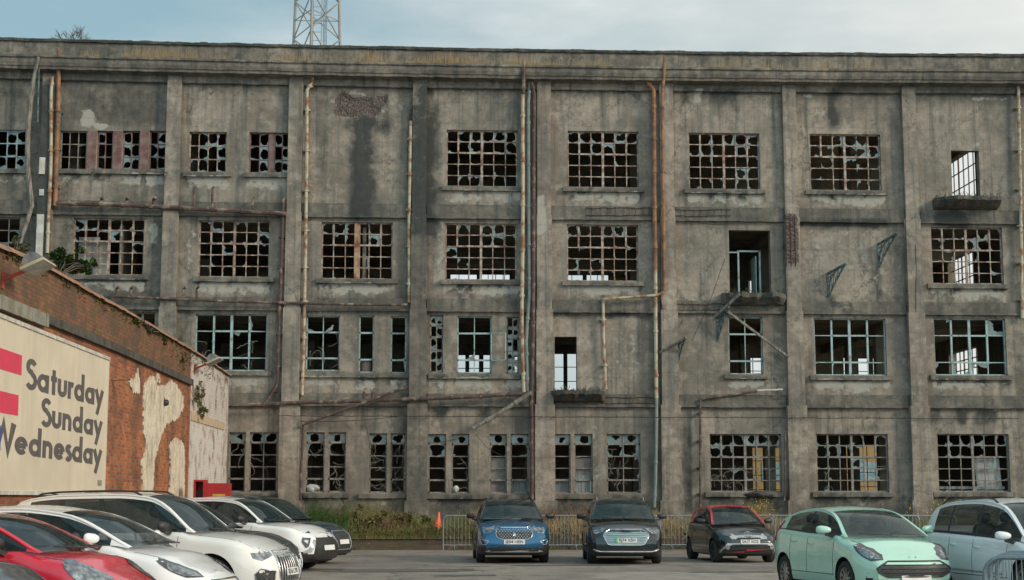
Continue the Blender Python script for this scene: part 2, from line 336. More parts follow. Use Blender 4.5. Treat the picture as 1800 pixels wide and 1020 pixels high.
stn(970,548,1060,560,0,.8,.15); stn(1640,372,1700,400,0,1.1,.2); stn(1560,425,1572,520,0,.3,.3); stn(1536,470,1550,540,0,.75,.12); stn(1452,520,1470,545,0,.7,.12)
stn(1480,150,1790,165,0,.6,.3); stn(1780,150,1800,860,0,.5,.5); stn(1190,165,1205,380,0,.25,.3)
stn(900,150,945,700,0,.35,.5); stn(1145,540,1160,880,0,.4,.3); stn(1200,750,1215,890,0,.75,.15); stn(1425,570,1435,700,0,.3,.2)
stn(945,722,975,732,0,.5,.3); stn(630,700,645,760,0,.6,.15); stn(700,720,715,760,0,.5,.15); stn(760,718,785,740,0,.9,.15); stn(836,718,860,738,0,.8,.15)
stn(1630,718,1655,745,0,.8,.12); stn(1680,718,1700,745,0,.9,.12); stn(1710,718,1757,745,0,.8,.1)
for x0, x1 in ((400,490),(530,715),(748,940),(972,1155),(1190,1378),(1412,1597),(1630,1800)): stn(x0,880,x1,905,0,.7,.35)
stn(740,865,940,905,0,.4,.3); stn(-100,380,60,520,0,.5,.5); stn(110,380,128,500,0,.3,.3)
stn(110,500,300,545,0,.6,.4); stn(280,540,345,650,0,.4,.4)
for x0, x1, y in ((110,285,520),(320,495,522),(540,720,520),(752,915,522),(972,1150,525),(1190,1378,528),(1412,1590,530),(1615,1790,532)): stn(x0,y-2,x1,y+22,0,.42,.2)
for x0, x1, y in ((110,285,355),(320,495,358),(540,720,360),(752,915,363),(972,1150,365),(1190,1378,367),(1412,1580,369),(1615,1790,371)): stn(x0,y-2,x1,y+20,0,.35,.2)
# pale lime
stn(1636,250,1672,365,1,.34,.06); stn(1672,250,1728,264,1,.5,.06)
stn(547,190,556,370,1,.55,.1); stn(575,160,625,200,1,.5,.3); stn(140,195,165,228,1,.8,.15); stn(160,213,195,225,1,.8,.12); stn(262,390,280,430,1,.7,.12)
stn(765,385,782,500,1,.55,.15); stn(540,400,560,500,1,.3,.2); stn(1400,395,1590,520,1,.42,.5); stn(1190,390,1275,500,1,.36,.4)
stn(940,340,958,415,1,1.0,.08); stn(1060,560,1145,680,1,.42,.4); stn(970,375,996,420,1,.5,.2); stn(328,400,345,480,1,.55,.15)
stn(1400,700,1412,860,1,.2,.2); stn(1000,720,1050,760,1,.35,.3); stn(1040,740,1056,860,1,.5,.15); stn(1632,722,1660,760,1,.45,.15); stn(1560,590,1590,650,1,.35,.2)
stn(780,150,900,165,1,.4,.2); stn(975,152,1140,160,1,.4,.15); stn(1215,158,1235,185,1,.6,.1); stn(1395,162,1430,175,1,.5,.12); stn(1700,165,1790,178,1,.5,.15)
stn(1005,545,1080,552,1,.4,.1)
stn(610,660,625,690,1,.5,.1)
# exposed rubble
stn(600,168,668,212,2,1.2,.25); stn(605,156,650,172,1,.7,.25); stn(600,206,640,216,1,.6,.2); stn(655,158,725,206,1,.45,.4); stn(1378,378,1397,465,2,1.1,.06)
def stain(u, z):
    u = np.asarray(u); z = np.asarray(z); D = np.zeros_like(u); Pp = np.zeros_like(u); B = np.zeros_like(u)
    wu = u + (fbm(u, z, 2.2, 1)-.5)*.35; wz = z + (fbm(u, z, 2.2, 5)-.5)*.35
    nn = fbm(u, z*.35, 3.0, 9); pp = fbm(u, z, 1.7, 12)
    for (u0, u1, z0, z1), ch, s, soft in STN:
        m = sstep(u0-soft, u0+soft, wu)*(1-sstep(u1-soft, u1+soft, wu))*sstep(z0-soft, z0+soft, wz)*(1-sstep(z1-soft, z1+soft, wz))*s
        if ch == 0: D = np.maximum(D, m*(.55+.9*nn))
        elif ch == 1: Pp = np.maximum(Pp, m)
        else:
            w2 = u+(fbm(u, z, 1.6, 71)-.5)*1.3; w3 = z+(fbm(u, z, 1.9, 75)-.5)*1.1
            B = np.maximum(B, sstep(u0-soft, u0+soft, w2)*(1-sstep(u1-soft, u1+soft, w2))*sstep(z0-soft, z0+soft, w3)*(1-sstep(z1-soft, z1+soft, w3))*s if u1-u0 > .6 else m)
    for wd in WINS:                       # scraped lime and grime under every sill
        u0, u1, z0, z1 = wd['r']; zz = z0-.17
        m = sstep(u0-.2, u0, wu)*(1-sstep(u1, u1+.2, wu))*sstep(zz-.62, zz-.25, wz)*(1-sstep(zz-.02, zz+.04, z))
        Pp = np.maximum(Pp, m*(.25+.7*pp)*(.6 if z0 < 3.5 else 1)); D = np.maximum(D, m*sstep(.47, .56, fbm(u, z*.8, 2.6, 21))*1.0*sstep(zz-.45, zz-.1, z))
        # dust run-off beside the jambs
        m2 = sstep(u0-.35, u0-.05, wu)*(1-sstep(u0, u0+.05, u))*sstep(z0, z0+.4, z)*(1-sstep(z1-.3, z1+.3, z)); Pp = np.maximum(Pp, m2*.36)
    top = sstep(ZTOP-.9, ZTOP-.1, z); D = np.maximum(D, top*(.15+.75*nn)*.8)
    base = 1-sstep(ZB+.2, ZB+1.5, z); D = np.maximum(D, base*(.2+.7*nn)*.9)
    left = 1-sstep(-13.5, -9.5, u); D = np.maximum(D, left*(.12+.5*nn))
    return D, Pp, B
def set_stain(o, wear=0, amb=0):
    me = o.data; n = len(me.vertices); co = np.empty(n*3); me.vertices.foreach_get('co', co); co = co.reshape(-1, 3)
    D, Pp, B = stain(co[:,0], co[:,2])
    if amb: D = np.maximum(D, amb*(.5+.9*fbm(co[:,0], co[:,2]*.6, 1.4, 31)))
    if wear:
        j = (fbm(co[:,0]*1.0, co[:,2]+co[:,1], 5.0, 41)-.5)*2*wear; k = (fbm(co[:,0], co[:,1]*3+co[:,2]*.5, 4.0, 51)-.5)*2*wear
        co[:,1] += j*.8; co[:,2] += k; me.vertices.foreach_set('co', co.reshape(-1))
    c = np.ones((n, 4)); c[:,0] = np.clip(D,0,1); c[:,1] = np.clip(Pp,0,1); c[:,2] = np.clip(B,0,1)
    ca = me.color_attributes.new('stain', 'FLOAT_COLOR', 'POINT'); ca.data.foreach_set('color', c.reshape(-1)); me.update(); return o
def lines(a, b, st, extra):
    xs = sorted([x for x in [a+i*(b-a)/int((b-a)/st) for i in range(int((b-a)/st)+1)]+extra if a-1e-6 <= x <= b+1e-6])
    o = [xs[0]]
    for x in xs[1:]:
        if x-o[-1] > 1e-4: o.append(x)
    return o
def holed(b, xs, zs, y, hs):
    X = np.array(xs); Z = np.array(zs); cx = (X[1:]+X[:-1])/2; cz = (Z[1:]+Z[:-1])/2
    keep = np.ones((len(cx), len(cz)), bool)
    for u0, u1, z0, z1 in hs: keep &= ~(((cx > u0) & (cx < u1))[:,None] & ((cz > z0) & (cz < z1))[None,:])
    nz = len(zs); b.add([(x, y, z) for x in xs for z in zs], [(i*nz+j, (i+1)*nz+j, (i+1)*nz+j+1, i*nz+j+1) for i, j in zip(*np.nonzero(keep))])
def reveal(b, h, y0, y1, n=4):
    u0, u1, z0, z1 = h; d = y1-y0
    b.grid((u0,y0,z0), (0,d,0), (0,0,z1-z0), 2, n*3); b.grid((u1,y0,z0), (0,d,0), (0,0,z1-z0), 2, n*3)
    b.grid((u0,y0,z0), (u1-u0,0,0), (0,d,0), n*3, 2); b.grid((u0,y0,z1), (u1-u0,0,0), (0,d,0), n*3, 2)
ex = [v for h in holes for v in h[:2]]; ez = [v for h in holes for v in h[2:]]
b = MB(); holed(b, lines(XL, XE, .13, ex), lines(ZB-.6, ZTOP+.4, .13, ez), YF, holes)
for h in holes: reveal(b, h, YF, YF+.3)
wall = set_stain(b.build('wall', M['conc'], FAC))
_me = wall.data; _co = np.empty(len(_me.vertices)*3); _me.vertices.foreach_get('co', _co); _co = _co.reshape(-1, 3); _B = stain(_co[:,0], _co[:,2])[2]; _co[:,1] += np.where(_co[:,1] < YF+.01, .09*np.clip(_B*1.6-.5, 0, 1), 0); _me.vertices.foreach_set('co', _co.reshape(-1)); _me.update()
b = MB(); holed(b, lines(XL, XE, 2, ex), lines(0, ZTOP+.4, 2, ez), YF+.3, holes); b.build('inner_wall', M['inside'], FAC)
YR = YF+12.5; ZR = ZTOP+.6
rp = [(790,480,840,560),(845,480,898,560),(985,481,1027,560),(1030,481,1072,560),(1305,491,1334,560),
      (803,622,820,700),(823,622,844,700),(848,622,863,700),(903,625,913,700),(973,620,993,705),(996,620,1018,705),
      (1308,627,1342,700),(1483,627,1507,700),(1509,628,1531,700),(1535,628,1559,700),
      (1313,785,1380,875),(1488,780,1565,880)]
def atr(px, py): p = atY(px, py, YR); return p.x, p.z
rh = []
for x0, y0, x1, y1 in rp:
    a0, a1 = atr(x0, (y0+y1)/2)[0], atr(x1, (y0+y1)/2)[0]; rh.append((a0, a1, max(atr(x0, y1)[1], .9), atr(x0, y0)[1]))
ex = [v for h in rh for v in h[:2]]; ez = [v for h in rh for v in h[2:]]
b = MB(); holed(b, lines(XL, XE, 3, ex), lines(0, ZR, 3, ez), YR, rh)
for h in rh: reveal(b, h, YR, YR+.3, 1)
holed(b, lines(XL, XE, 3, ex), lines(0, ZR, 3, ez), YR+.3, rh); b.build('rear_wall', M['inside'], FAC)
for h in rh:
    b = MB(); u0, u1, z0, z1 = h; y = YR+.15; w_ = u1-u0
    n = max(1, round(w_/.45)) if w_ < 1.3 else 4
    for i in range(1, n): b.box(u0+w_*i/n-.015, u0+w_*i/n+.015, y-.02, y+.02, z0, z1)
    m_ = max(2, round((z1-z0)/.62))
    for j in range(1, m_): b.box(u0, u1, y-.022, y+.022, z1-j*.62-.015 if z1-j*.62 > z0 else z0, z1-j*.62+.015 if z1-j*.62 > z0 else z0+.02)
    b.box(u0, u1, y-.03, y+.03, z0, z0+.05); b.box(u0, u1, y-.03, y+.03, z1-.05, z1); b.box(u0, u0+.05, y-.031, y+.031, z0, z1); b.box(u1-.05, u1, y-.031, y+.031, z0, z1)
    b.build('rear_window_frame', M['black'], FAC)
# right-hand end wall with its stair windows, floors, roof, inner columns
eh = []
for (xa, ya, xb, yb) in ((1666,250,1727,352),(1678,425,1724,510),(1680,600,1731,665)):
    pa = atX(xa, (ya+yb)/2, XE); pb = atX(xb, (ya+yb)/2, XE); eh.append((pb.y, pa.y))
zz = [(Zb[3][1]+.4, atX(1709, 265, XE).z), (Zb[2][1]+.5, atX(1719, 440, XE).z), (Zb[1][1]+.4, atX(1727, 609, XE).z)]
b = MB(); hh = [(e0, e1, z0, z1) for (e0, e1), (z0, z1) in zip(eh, zz)]
t = MB(); holed(t, lines(YF, YR+.3, 3, [v for h in hh for v in h[:2]]), lines(0, ZR, 3, [v for h in hh for v in h[2:]]), 0, hh)
for off in (0, -.3): b.add([(XE+off, x, z) for x, y, z in t.v], t.f)
for e0, e1, z0, z1 in hh:
    for q in ((e0, z0, e1, z0), (e1, z0, e1, z1), (e1, z1, e0, z1), (e0, z1, e0, z0)):
        b.add([(XE-.3, q[0], q[1]), (XE, q[0], q[1]), (XE, q[2], q[3]), (XE-.3, q[2], q[3])], [(0,1,2,3)])
b.build('end_wall', M['conc_band'], FAC)
for e0, e1, z0, z1 in hh:
    b = MB(); n = 7; m_ = 5
    for i in range(1, n): b.box(XE-.17, XE-.13, e0+(e1-e0)*i/n-(.05 if i == 4 else .02), e0+(e1-e0)*i/n+(.05 if i == 4 else .02), z0, z1)
    for j in range(1, m_): b.box(XE-.165, XE-.135, e0, e1, z0+(z1-z0)*j/m_-(.04 if j == 2 else .02), z0+(z1-z0)*j/m_+(.04 if j == 2 else .02))
    b.build('end_window_frame', M['greyframe'], FAC)
b = MB()
for k in (1, 2, 3): b.box(XL, XE-.31, YF+.31, YR-.01, Zb[k][0]+.05, Zb[k][1])
for u in colu:
    for yy in (YF+4.3, YF+8.4): b.box(u-.2, u+.2, yy-.2, yy+.2, 0, ZTOP)
    for k in (1, 2, 3): b.box(u-.18, u+.18, YF+.32, YR-.02, Zb[k][0]-.3, Zb[k][0]+.045)
b.box(XL, XE-.31, YF+.31, YR-.01, ZTOP+.05, ZTOP+.35)
b.box(XL, XE-.31, YF+.31, YR-.01, .2, ZB+.1)
b.box(XL-.3, XL, YF, YR+.3, 0, ZR)
b.build('floor_slabs', M['inside'], FAC)
# inner partitions glimpsed through some windows
for px, dep in ((210, 3.0), (640, 2.2), (1600, 8.0), (480, 5.0)):
    b = MB(); u = F(px, 400)[0]; b.box(u-.06, u+.06, YF+.4, YF+dep, Zb[2][1]+.01, Zb[3][0]-.31); b.build('partition_wall', M['timber'], FAC)
# --- columns, wider floor by floor downwards
zl = [ZTOP+.1, zc(380), zc(545), zc(712), ZB-.55]
for i, u in enumerate(colu):
    b = MB(); hw = [12.5, 13.5, 15, 17.5]
    for k in range(4):
        w_ = hw[k]*(YF/FPX); b.gbox(u-w_, u+w_, YF-.26-.03*k, YF+.01, zl[k+1]-(.02 if k < 3 else 0), zl[k], .11)
    b.gbox(u-.42, u+.42, YF-.40, YF, ZB-.55, zc(880), .14)
    o = set_stain(b.build('column', M['conc_col'], FAC), .012, .12 if i != 3 else .5)
    if i == 0: o['label'] = 'column half hidden behind soot black board and pipes'
# --- floor bands between the columns
edges = [XL]+colu+[XE+.05]
for k in (1, 2, 3):
    for i in range(len(edges)-1):
        hw = (.23, .27, .3, .34)[3-k+1]
        b = MB(); x0 = edges[i]+(hw if i else 0); x1 = edges[i+1]-(hw if i < len(edges)-2 else 0); z0, z1 = Zb[k]
        b.gbox(x0, x1, YF-.12, YF+.01, z0, z1, .12); b.gbox(x0, x1, YF-.155, YF-.12, z0-.05, z0+.04, .12)
        set_stain(b.build('floor_band', M['conc_band'], FAC), .018, .42)
# --- sills
def sill(x0, x1, y, dx=9):
    u0, _ = F(x0-dx, y); u1, _ = F(x1+dx, y); z = F((x0+x1)/2, y)[1]
    b = MB(); b.gbox(u0, u1, YF-.13, YF+.02, z-.16, z, .1); return set_stain(b.build('sill', M['conc_band'], FAC), .014, .25)
for wd in WINS:
    if not wd.get('nosill'): sill(wd['px'][0], wd['px'][2], wd['px'][3]+.5)
sill(168, 291, 299, 0); sill(538, 714, 656, 5); sill(756, 912, 658, 3); sill(540, 608, 867, 6); sill(632, 712, 868, 2); sill(755, 929, 869, 6); sill(972, 1126, 869, 8); sill(402, 487, 867, 1)
# timber mullion panels of the top left ribbon window
for x0, x1 in ((153,169),(199,214),(246,261)):
    u0, u1, z0, z1 = RC(x0, 231, x1, 298); b = MB(); b.gbox(u0, u1, YF+.0-.02, YF+.12, z0, z1, .2); b.build('mullion_panel', M['redframe'], FAC)
# --- windows: frame bars and the ragged glass left in them
def pane_rag(b, x0, x1, z0, z1, y, k, rnd):
    cx = (x0+x1)/2+rnd.uniform(-.08,.08)*(x1-x0); cz = (z0+z1)/2+rnd.uniform(-.1,.1)*(z1-z0)
    hx, hz = (x1-x0)/2, (z1-z0)/2; n = 26; md = min(hx, hz); rr = md*rnd.uniform(.92, 1.5)/max(k, .3)**.5; nl = rnd.choice((1,2,3,3)); keep = rnd.random() < .10*k; ka = rnd.uniform(0, 6.3)
    n = rnd.randint(8, 15); angs = sorted([2*PI*(i+.8*rnd.random())/n for i in range(n)]+[math.atan2(qz, qx) % (2*PI) for qx, qz in ((x1-cx, z1-cz), (x0-cx, z1-cz), (x0-cx, z0-cz), (x1-cx, z0-cz))]); n = len(angs); lob = rnd.uniform(0, 6); inn = []; outp = []; tilt = rnd.uniform(-.012, .012)
    for i in range(n):
        a = angs[i]; ca, sa = math.cos(a), math.sin(a)
        dx = ((x1-cx) if ca > 0 else (cx-x0)); dz = ((z1-cz) if sa > 0 else (cz-z0))
        t = min(dx/max(abs(ca),1e-4), dz/max(abs(sa),1e-4))
        r = rr*(1+.17*math.sin(nl*a+lob)+rnd.choice((0,0,-.34,.12,-.12))*rnd.random()); r *= (.45 if keep and math.cos(a-ka) > 0 else 1); r = min(max(r, .15*md), t*.999)
        outp.append((cx+ca*t, y+tilt*sa, cz+sa*t)); inn.append((cx+ca*r, y+tilt*sa*.5, cz+sa*r))
    b.add(outp+inn, [(i, (i+1) % n, n+(i+1) % n, n+i) for i in range(n)])
rnd = random.Random(11)
for wd in WINS:
    u0, u1, z0, z1 = wd['r']; y = YF+.13; c = [u0+(u1-u0)*f for f in wd['cols']]; r = [z1-(z1-z0)*f for f in wd['rows']]
    b = MB(); st = wd['st']; bw = .016
    def vb(x, w_, za, zb_, d=.02): b.bar((x+rnd.uniform(-.004,.004), y, za), (x+rnd.uniform(-.004,.004), y, zb_), w_*2, d*2, (0,1,0))
    def hb(z, w_, xa, xb, d=.018): b.bar((xa, y, z+rnd.uniform(-.004,.004)), (xb, y, z+rnd.uniform(-.004,.004)), d*2, w_*2, (0,0,1))
    for x in (u0+.02, u1-.02): vb(x, .022, z0, z1, .03)
    for z in (z0+.02, z1-.02): hb(z, .022, u0, u1, .03)
    for i, x in enumerate(c[1:-1], 1):
        if wd.get('thick') and abs(wd['cols'][i]-.55) < .1: vb(x, .03, z0, z1, .03); continue
        if st == 'six' and i == len(c)//2: vb(x, .042 if not wd.get('thickm') else .1, z0, z1, .035)
        elif st == 'tri' and i == 2: vb(x, .045, z0, z1, .035)
        elif st == 'tri': vb(x, .034, r[2], z1, .03); vb(x, bw, z0, r[2])
        elif rnd.random() < .93: vb(x, bw, z0, z1)
    for j, z in enumerate(r[1:-1], 1):
        if st in ('tri','two','one') and j <= 2: hb(z, .030, c[1] if st == 'tri' else u0, c[3] if st == 'tri' else u1, .03); hb(z, bw, u0, u1)
        elif st == 'gnd' and j in (1, 4): hb(z, .03, u0, u1, .03)
        else: hb(z, bw, u0, u1)
    if st == 'six':      # opening light, heavier section
        for x in (c[1], c[-2]): vb(x, .03, r[2], z1, .034)
        hb(r[2], .03, c[1], c[-2], .034)
    fr = b.build('window', M[wd['fr']], FAC)
    if wd.get('thick'):
        b = MB(); b.box(c[2], c[3], y-.05, y+.05, z0, z1); b.build('mullion', M['redframe'], fr)
    if wd.get('thickm'):
        xm = (u0+u1)/2+.02; b = MB(); b.gbox(xm-.12, xm+.08, y-.08, y+.06, z0, z1, .1); b.build('mullion', mat('bare rotten mullion', (.36,.25,.16), (.17,.06,.04), .85, sc=3), fr)
    g = MB()
    for i in range(len(c)-1):
        for j in range(len(r)-1):
            if wd.get('thick') and i == 2: continue
            k = wd['rag']; ch = .96 if st == 'six' else .72
            if st == 'six': k *= (1.15 if j < 2 else .62)*rnd.uniform(.7, 1.1)
            elif st == 'few': k *= rnd.uniform(.8, 1.6)
            elif st == 'gnd': k *= (1.9 if j == 0 else .9 if j == 1 else .5); ch = 1 if j < 1 else .7 if j == 1 else .45
            elif st in ('tri','two'): k *= (1.1 if j == 0 else .6 if j == 1 else .4); ch = .85 if j == 0 else .45
            if rnd.random() < ch: pane_rag(g, c[i]+.012, c[i+1]-.012, r[j+1]+.012, r[j]-.012, y+.006, k, rnd)
    if g.v: g.build('glass', M['glass'], fr)
# some panels boarded from inside
def board(px, mt, dy=.25, name='board', par=None):
    u0, u1, z0, z1 = RC(*px); b = MB(); b.box(u0, u1, YF+dy, YF+dy+.03, z0, z1); return b.build(name, M[mt], FAC)
M['dirtyboard'] = mat('dusty grey board', (.23,.21,.19), (.14,.13,.12), .9, sc=2.5)
M['corrug'] = mat('grey corrugated sheet', (.22,.25,.25), (.10,.105,.10), .7, sc=4, mapscale=(9,1,.4))
board((135,415,172,487), 'dirtyboard'); board((172,425,190,487), 'inside'); board((862,805,890,866), 'dirtyboard'); board((899,845,928,866), 'corrug'); board((973,842,1002,866), 'corrug')
board((1011,805,1041,866), 'dirtyboard', .2); board((1011,835,1041,866), 'corrug', .17)
b = MB(); pts = [F(1717,806), F(1761,806), F(1768,865), F(1724,865)]
b.poly(pts, YF+.3, YF+.34, lambda a, c, o: (a, o, c)); b.build('leaning_sheet', mat('pale asbestos sheet', (.34,.36,.34), (.25,.26,.25), .8, sc=2, mapscale=(6,1,1)), FAC)
board((1655,855,1770,860), 'corrug', .22, 'timber_rail')
# --- cornice, parapet
def sweep(name, prof, mt, wear, amb, x0=XL, x1=XE+.25, cap=True):
    b = MB(); nx = int((x1-x0)/.16); n = len(prof); vs = []
    for i in range(nx+1):
        x = x0+(x1-x0)*i/nx; dz = .00032*(x-3)**2
        vs += [(x, y, z+dz) for y, z in prof]
    b.add(vs, [(i*n+j, (i+1)*n+j, (i+1)*n+j+1, i*n+j+1) for i in range(nx) for j in range(n-1)])
    if cap: b.add([vs[k] for k in range(nx*n, (nx+1)*n)], [tuple(range(n))])
    return set_stain(b.build(name, M[mt], FAC), wear, amb)
zy = lambda y, dy: F(900, y, dy)[1]
pf = [(YF-.12, zy(157,-.12)), (YF-.15, zy(155,-.15)), (YF-.15, zy(146,-.15)), (YF-.22, zy(144,-.2)), (YF-.34, zy(141,-.34)), (YF-.5, zy(138,-.5)), (YF-.52, zy(134,-.52)), (YF-.56, zy(132,-.56)), (YF-.60, zy(126,-.6)), (YF-.60, zy(120,-.6)), (YF-.66, zy(117,-.66)), (YF-.66, zy(113.5,-.66)), (YF-.3, zy(113.5,-.66)+.02), (YF+.35, zy(113.5,-.66)+.04)]
sweep('cornice', pf, 'conc_col', .025, .42)
zp0 = pf[-1][1]-.05; zp1 = zy(91, .3)
sweep('parapet', [(YF+.30, zp0), (YF+.28, zp0+.2), (YF+.28, zp1)], 'conc_col', .012, .05)
sweep('parapet_coping', [(YF+.28, zp1-.02), (YF+.21, zp1-.01), (YF+.20, zp1+.07), (YF+.25, zp1+.1), (YF+.6, zp1+.1), (YF+.6, zp0)], 'conc_band', .03, .85)
b = MB(); r2 = random.Random(3)        # lumps of moss along the coping
for i in range(420):
    x = r2.uniform(-19, XE); l = r2.uniform(.15, .7); h = r2.uniform(.01, .045); z = zp1+.1+.00032*(x-3)**2
    b.lathe([(l*.5, -.02), (l*.42, h*.7), (l*.2, h), (0.001, h)], Matrix.Translation((x, YF+.38+r2.uniform(-.1,.1), z-.01)) @ Matrix.Diagonal((1, .25, 1, 1)), 8)
b.build('moss', M['moss'], FAC)
# --- broken balcony slabs
def slab(px, dy, th, name='balcony_slab', rag=.12, tilt=0, seed=1):
    x0, y0, x1, y1 = px; r3 = random.Random(seed); u0 = F(x0, y1)[0]; u1 = F(x1, y1)[0]; z = F((x0+x1)/2, y0)[1]
    n = 16; b = MB(); fr = []
    for i in range(n+1):
        f = i/n; e_ = 1-abs(2*f-1)**6*.5; fr.append((u0+(u1-u0)*f, YF-dy*e_*(1-rag*2.2*float(vn(f*6, seed, 1.3, seed))), z+tilt*(f-.5)+r3.uniform(-.02,.02)))
    vs = []
    for (x, y, zz) in fr: vs += [(x, YF, zz-th), (x, YF, zz), (x, (YF+y)/2, zz+r3.uniform(0,.04)), (x, y, zz-r3.uniform(0,.03)), (x+r3.uniform(-.05,.05), y+.04, zz-th*.3-.05*float(vn(x, 1, 2.5, seed))), (x, (YF+y)/2, zz-th*.75-.04*float(vn(x, 4, 2, seed)))]
    fs = [(i*6+k, (i+1)*6+k, (i+1)*6+(k+1) % 6, i*6+(k+1) % 6) for i in range(n) for k in range(6)] + [(0,1,2,3,4,5), tuple(n*6+k for k in range(6))]
    b.add(vs, fs); o = set_stain(b.build(name, M['conc_band'], FAC), .02, .55)
    t = MB()
    for i in range(60):
        x = r3.uniform(u0, u1); y = YF-r3.random()*dy*.8; l = r3.uniform(.03,.16); t.bar((x,y,z), (x+r3.uniform(-.1,.1), y-.04, z+l), .012)
    t.build('moss_tuft', M['moss'], o); return o
slab((1640,352,1752,378), 1.25, .38, rag=.15, seed=4)
slab((1268,518,1378,545), 1.1, .46, rag=.3, seed=7)
slab((968,688,1062,716), .9, .42, rag=.1, seed=9)
# brackets of cast iron
def bracket(px, tip, bot, dy=.85):
    (xa, ya), (xt, yt), (xb, yb) = px, tip, bot
    a = Vector((F(xa, ya)[0], YF, F(xa, ya)[1])); bt = Vector((F(xb, yb)[0], YF-.02, F(xb, yb)[1])); p = atY(xt, yt, YF-dy); tp = Vector(p)
    b = MB(); b.bar(a, tp, .07, .07); b.bar(a, bt, .07, .07); b.tube([bt, bt.lerp(tp,.33)+Vector((0,.07,.05)), bt.lerp(tp,.66)+Vector((0,.06,.05)), tp], .03, 6)
    for f in (.2,.4,.6,.8):
        b.bar(a.lerp(tp,f), bt.lerp(tp,f), .025); b.bar(a.lerp(tp,f), bt.lerp(tp,max(f-.2,0)), .02); b.bar(a.lerp(bt,1-f), a.lerp(tp,f), .02)
    b.build('iron_bracket', M['iron'], FAC)
bracket((1543,430), (1577,411), (1545,471)); bracket((1454,482), (1487,464), (1457,522)); bracket((1187,608), (1205,594), (1191,642)); bracket((1262,560), (1281,540), (1261,600), .8)
b = MB()
def P(px, py, dy): return atY(px, py, YF+dy)
b.bar(P(1275,545,-.6), P(1386,628,-.35), .10, .08); b.build('fallen_beam', M['timber'], FAC)
b = MB(); b.bar(P(1160,620,-.2), P(1206,594,-.9), .09, .07); b.build('fallen_beam', M['timber'], FAC)
b = MB(); b.bar(P(1256,558,-.3), P(1300,517,-1.0), .07, .09); b.build('fallen_beam', M['timber'], FAC)
# door casing in the third floor doorway, open casement on the second floor
b = MB(); u0, u1, z0, z1 = RC(1304,436,1342,516); y = YF+.6
for x in (u0, u1): b.box(x-.03, x+.03, y-.04, y+.04, z0, z1)
b.box(u0, u1, y-.04, y+.04, z1-.06, z1)
u2 = F(1283, 450)[0]; b.box(u2, u0, y-.03, y-.01, z1-.1, z1-.05); b.box(u1-.15, u1-.12, y, y+.8, z0, z1-.2); b.build('door_frame', M['tealframe'], FAC)
b = MB(); u0, u1, z0, z1 = RC(864,586,888,634)
A_, B_, C_, D_ = (u0, YF-.02, z0), (u1, YF-.25, z0), (u1, YF-.25, z1), (u0, YF-.02, z1)
for p, q in ((A_,B_),(B_,C_),(C_,D_),(D_,A_)): b.bar(p, q, .03)
b.build('open_casement', M['tealframe'], FAC)
# --- pipes
def pipe(pts, r, mt, dy=-.13, coll=True, label=None, n=8):
    p = [Vector(P(x, y, dy)) for x, y in pts]; b = MB(); q = [p[0]]
    for i in range(1, len(p)):
        seg = max(1, int((p[i]-p[i-1]).length/.8))
        for k in range(1, seg+1): q.append(p[i-1].lerp(p[i], k/seg)+Vector((random.uniform(-.006,.006), 0, random.uniform(-.006,.006)) if k < seg else (0,0,0)))
    b.tube(q, r, n); o = b.build('pipe', M[mt], FAC, 40, label)
    if coll:
        for i in range(1, len(p)):
            L_ = (p[i]-p[i-1]).length; m_ = int(L_/1.7); t = (p[i]-p[i-1]).normalized()
            for k in range(m_+1):
                b = MB(); c_ = p[i-1].lerp(p[i], (k+.5)/(m_+1)); b.tube([c_-t*.05, c_-t*.045, c_+t*.045, c_+t*.05], [r*1.02, r*1.35, r*1.35, r*1.02], n)
                if abs(t.z) > .7 and dy > -.3: b.box(c_.x-r*2, c_.x+r*2, c_.y+r*.6, YF-.005, c_.z-.025, c_.z+.025)
                b.build('pipe_collar', M[mt], o)
    return o
k_ = .0199
pipe([(103,85),(103,160),(101,230),(97,362)], 3.6*k_, 'pipe_rust', -.75+.4); pipe([(92,135),(90,160),(89,300),(83,445)], 3*k_, 'pipe_cream', -.38); pipe([(107,165),(98,362)], 2*k_, 'iron', -.2)
b = MB(); b.tube([P(68,100,-.68), P(60,135,-.6), P(54,172,-.55), P(49,230,-.5), P(48,290,-.45), P(53,335,-.42), P(56,362,-.42), P(46,395,-.4), P(34,432,-.4)], [.05,.07,.09,.085,.09,.08,.08,.07,.06], 8); b.build('broken_downpipe', M['timber'], FAC, 40)
pipe([(69,100),(66,215)], 1.6*k_, 'iron', -.5, False)
b = MB(); u0, u1, z0, z1 = RC(68,150,90,480,-.35); b.gbox(u0, u1, YF-.36, YF-.3, z0, z1, .3); b.build('soot_board', mat('soot black board', (.035,.04,.038), (.06,.062,.055), .85, sc=3), FAC)
for q in ((69,277,79,306),(69,333,77,344),(64,377,76,450)):
    u0, u1, z0, z1 = RC(*q, -.4); b = MB(); b.box(u0, u1, YF-.42, YF-.37, z0, z1); b.build('white_trunking', M['white_paint'], FAC)
pipe([(551,108),(549,145),(540,158),(539,300),(537,440),(535,560),(531,695)], 2.9*k_, 'pipe_cream', -.2, label='cream pipe stained with orange rust'); pipe([(722,213),(719,400),(719,532)], 3*k_, 'pipe_cream', -.2)
pipe([(921,108),(920,165)], 3.4*k_, 'pipe_dark', -.62, False); pipe([(919,165),(919,400),(917,560),(921,690)], 3.4*k_, 'pipe_cream', -.3)
pipe([(932,145),(929,180),(930,400),(931,520),(925,600),(928,688)], 3.2*k_, 'pipe_green', -.3); pipe([(934,145),(939,165),(938,400),(937,600),(934,700),(935,878)], 3.2*k_, 'pipe_dark', -.36)
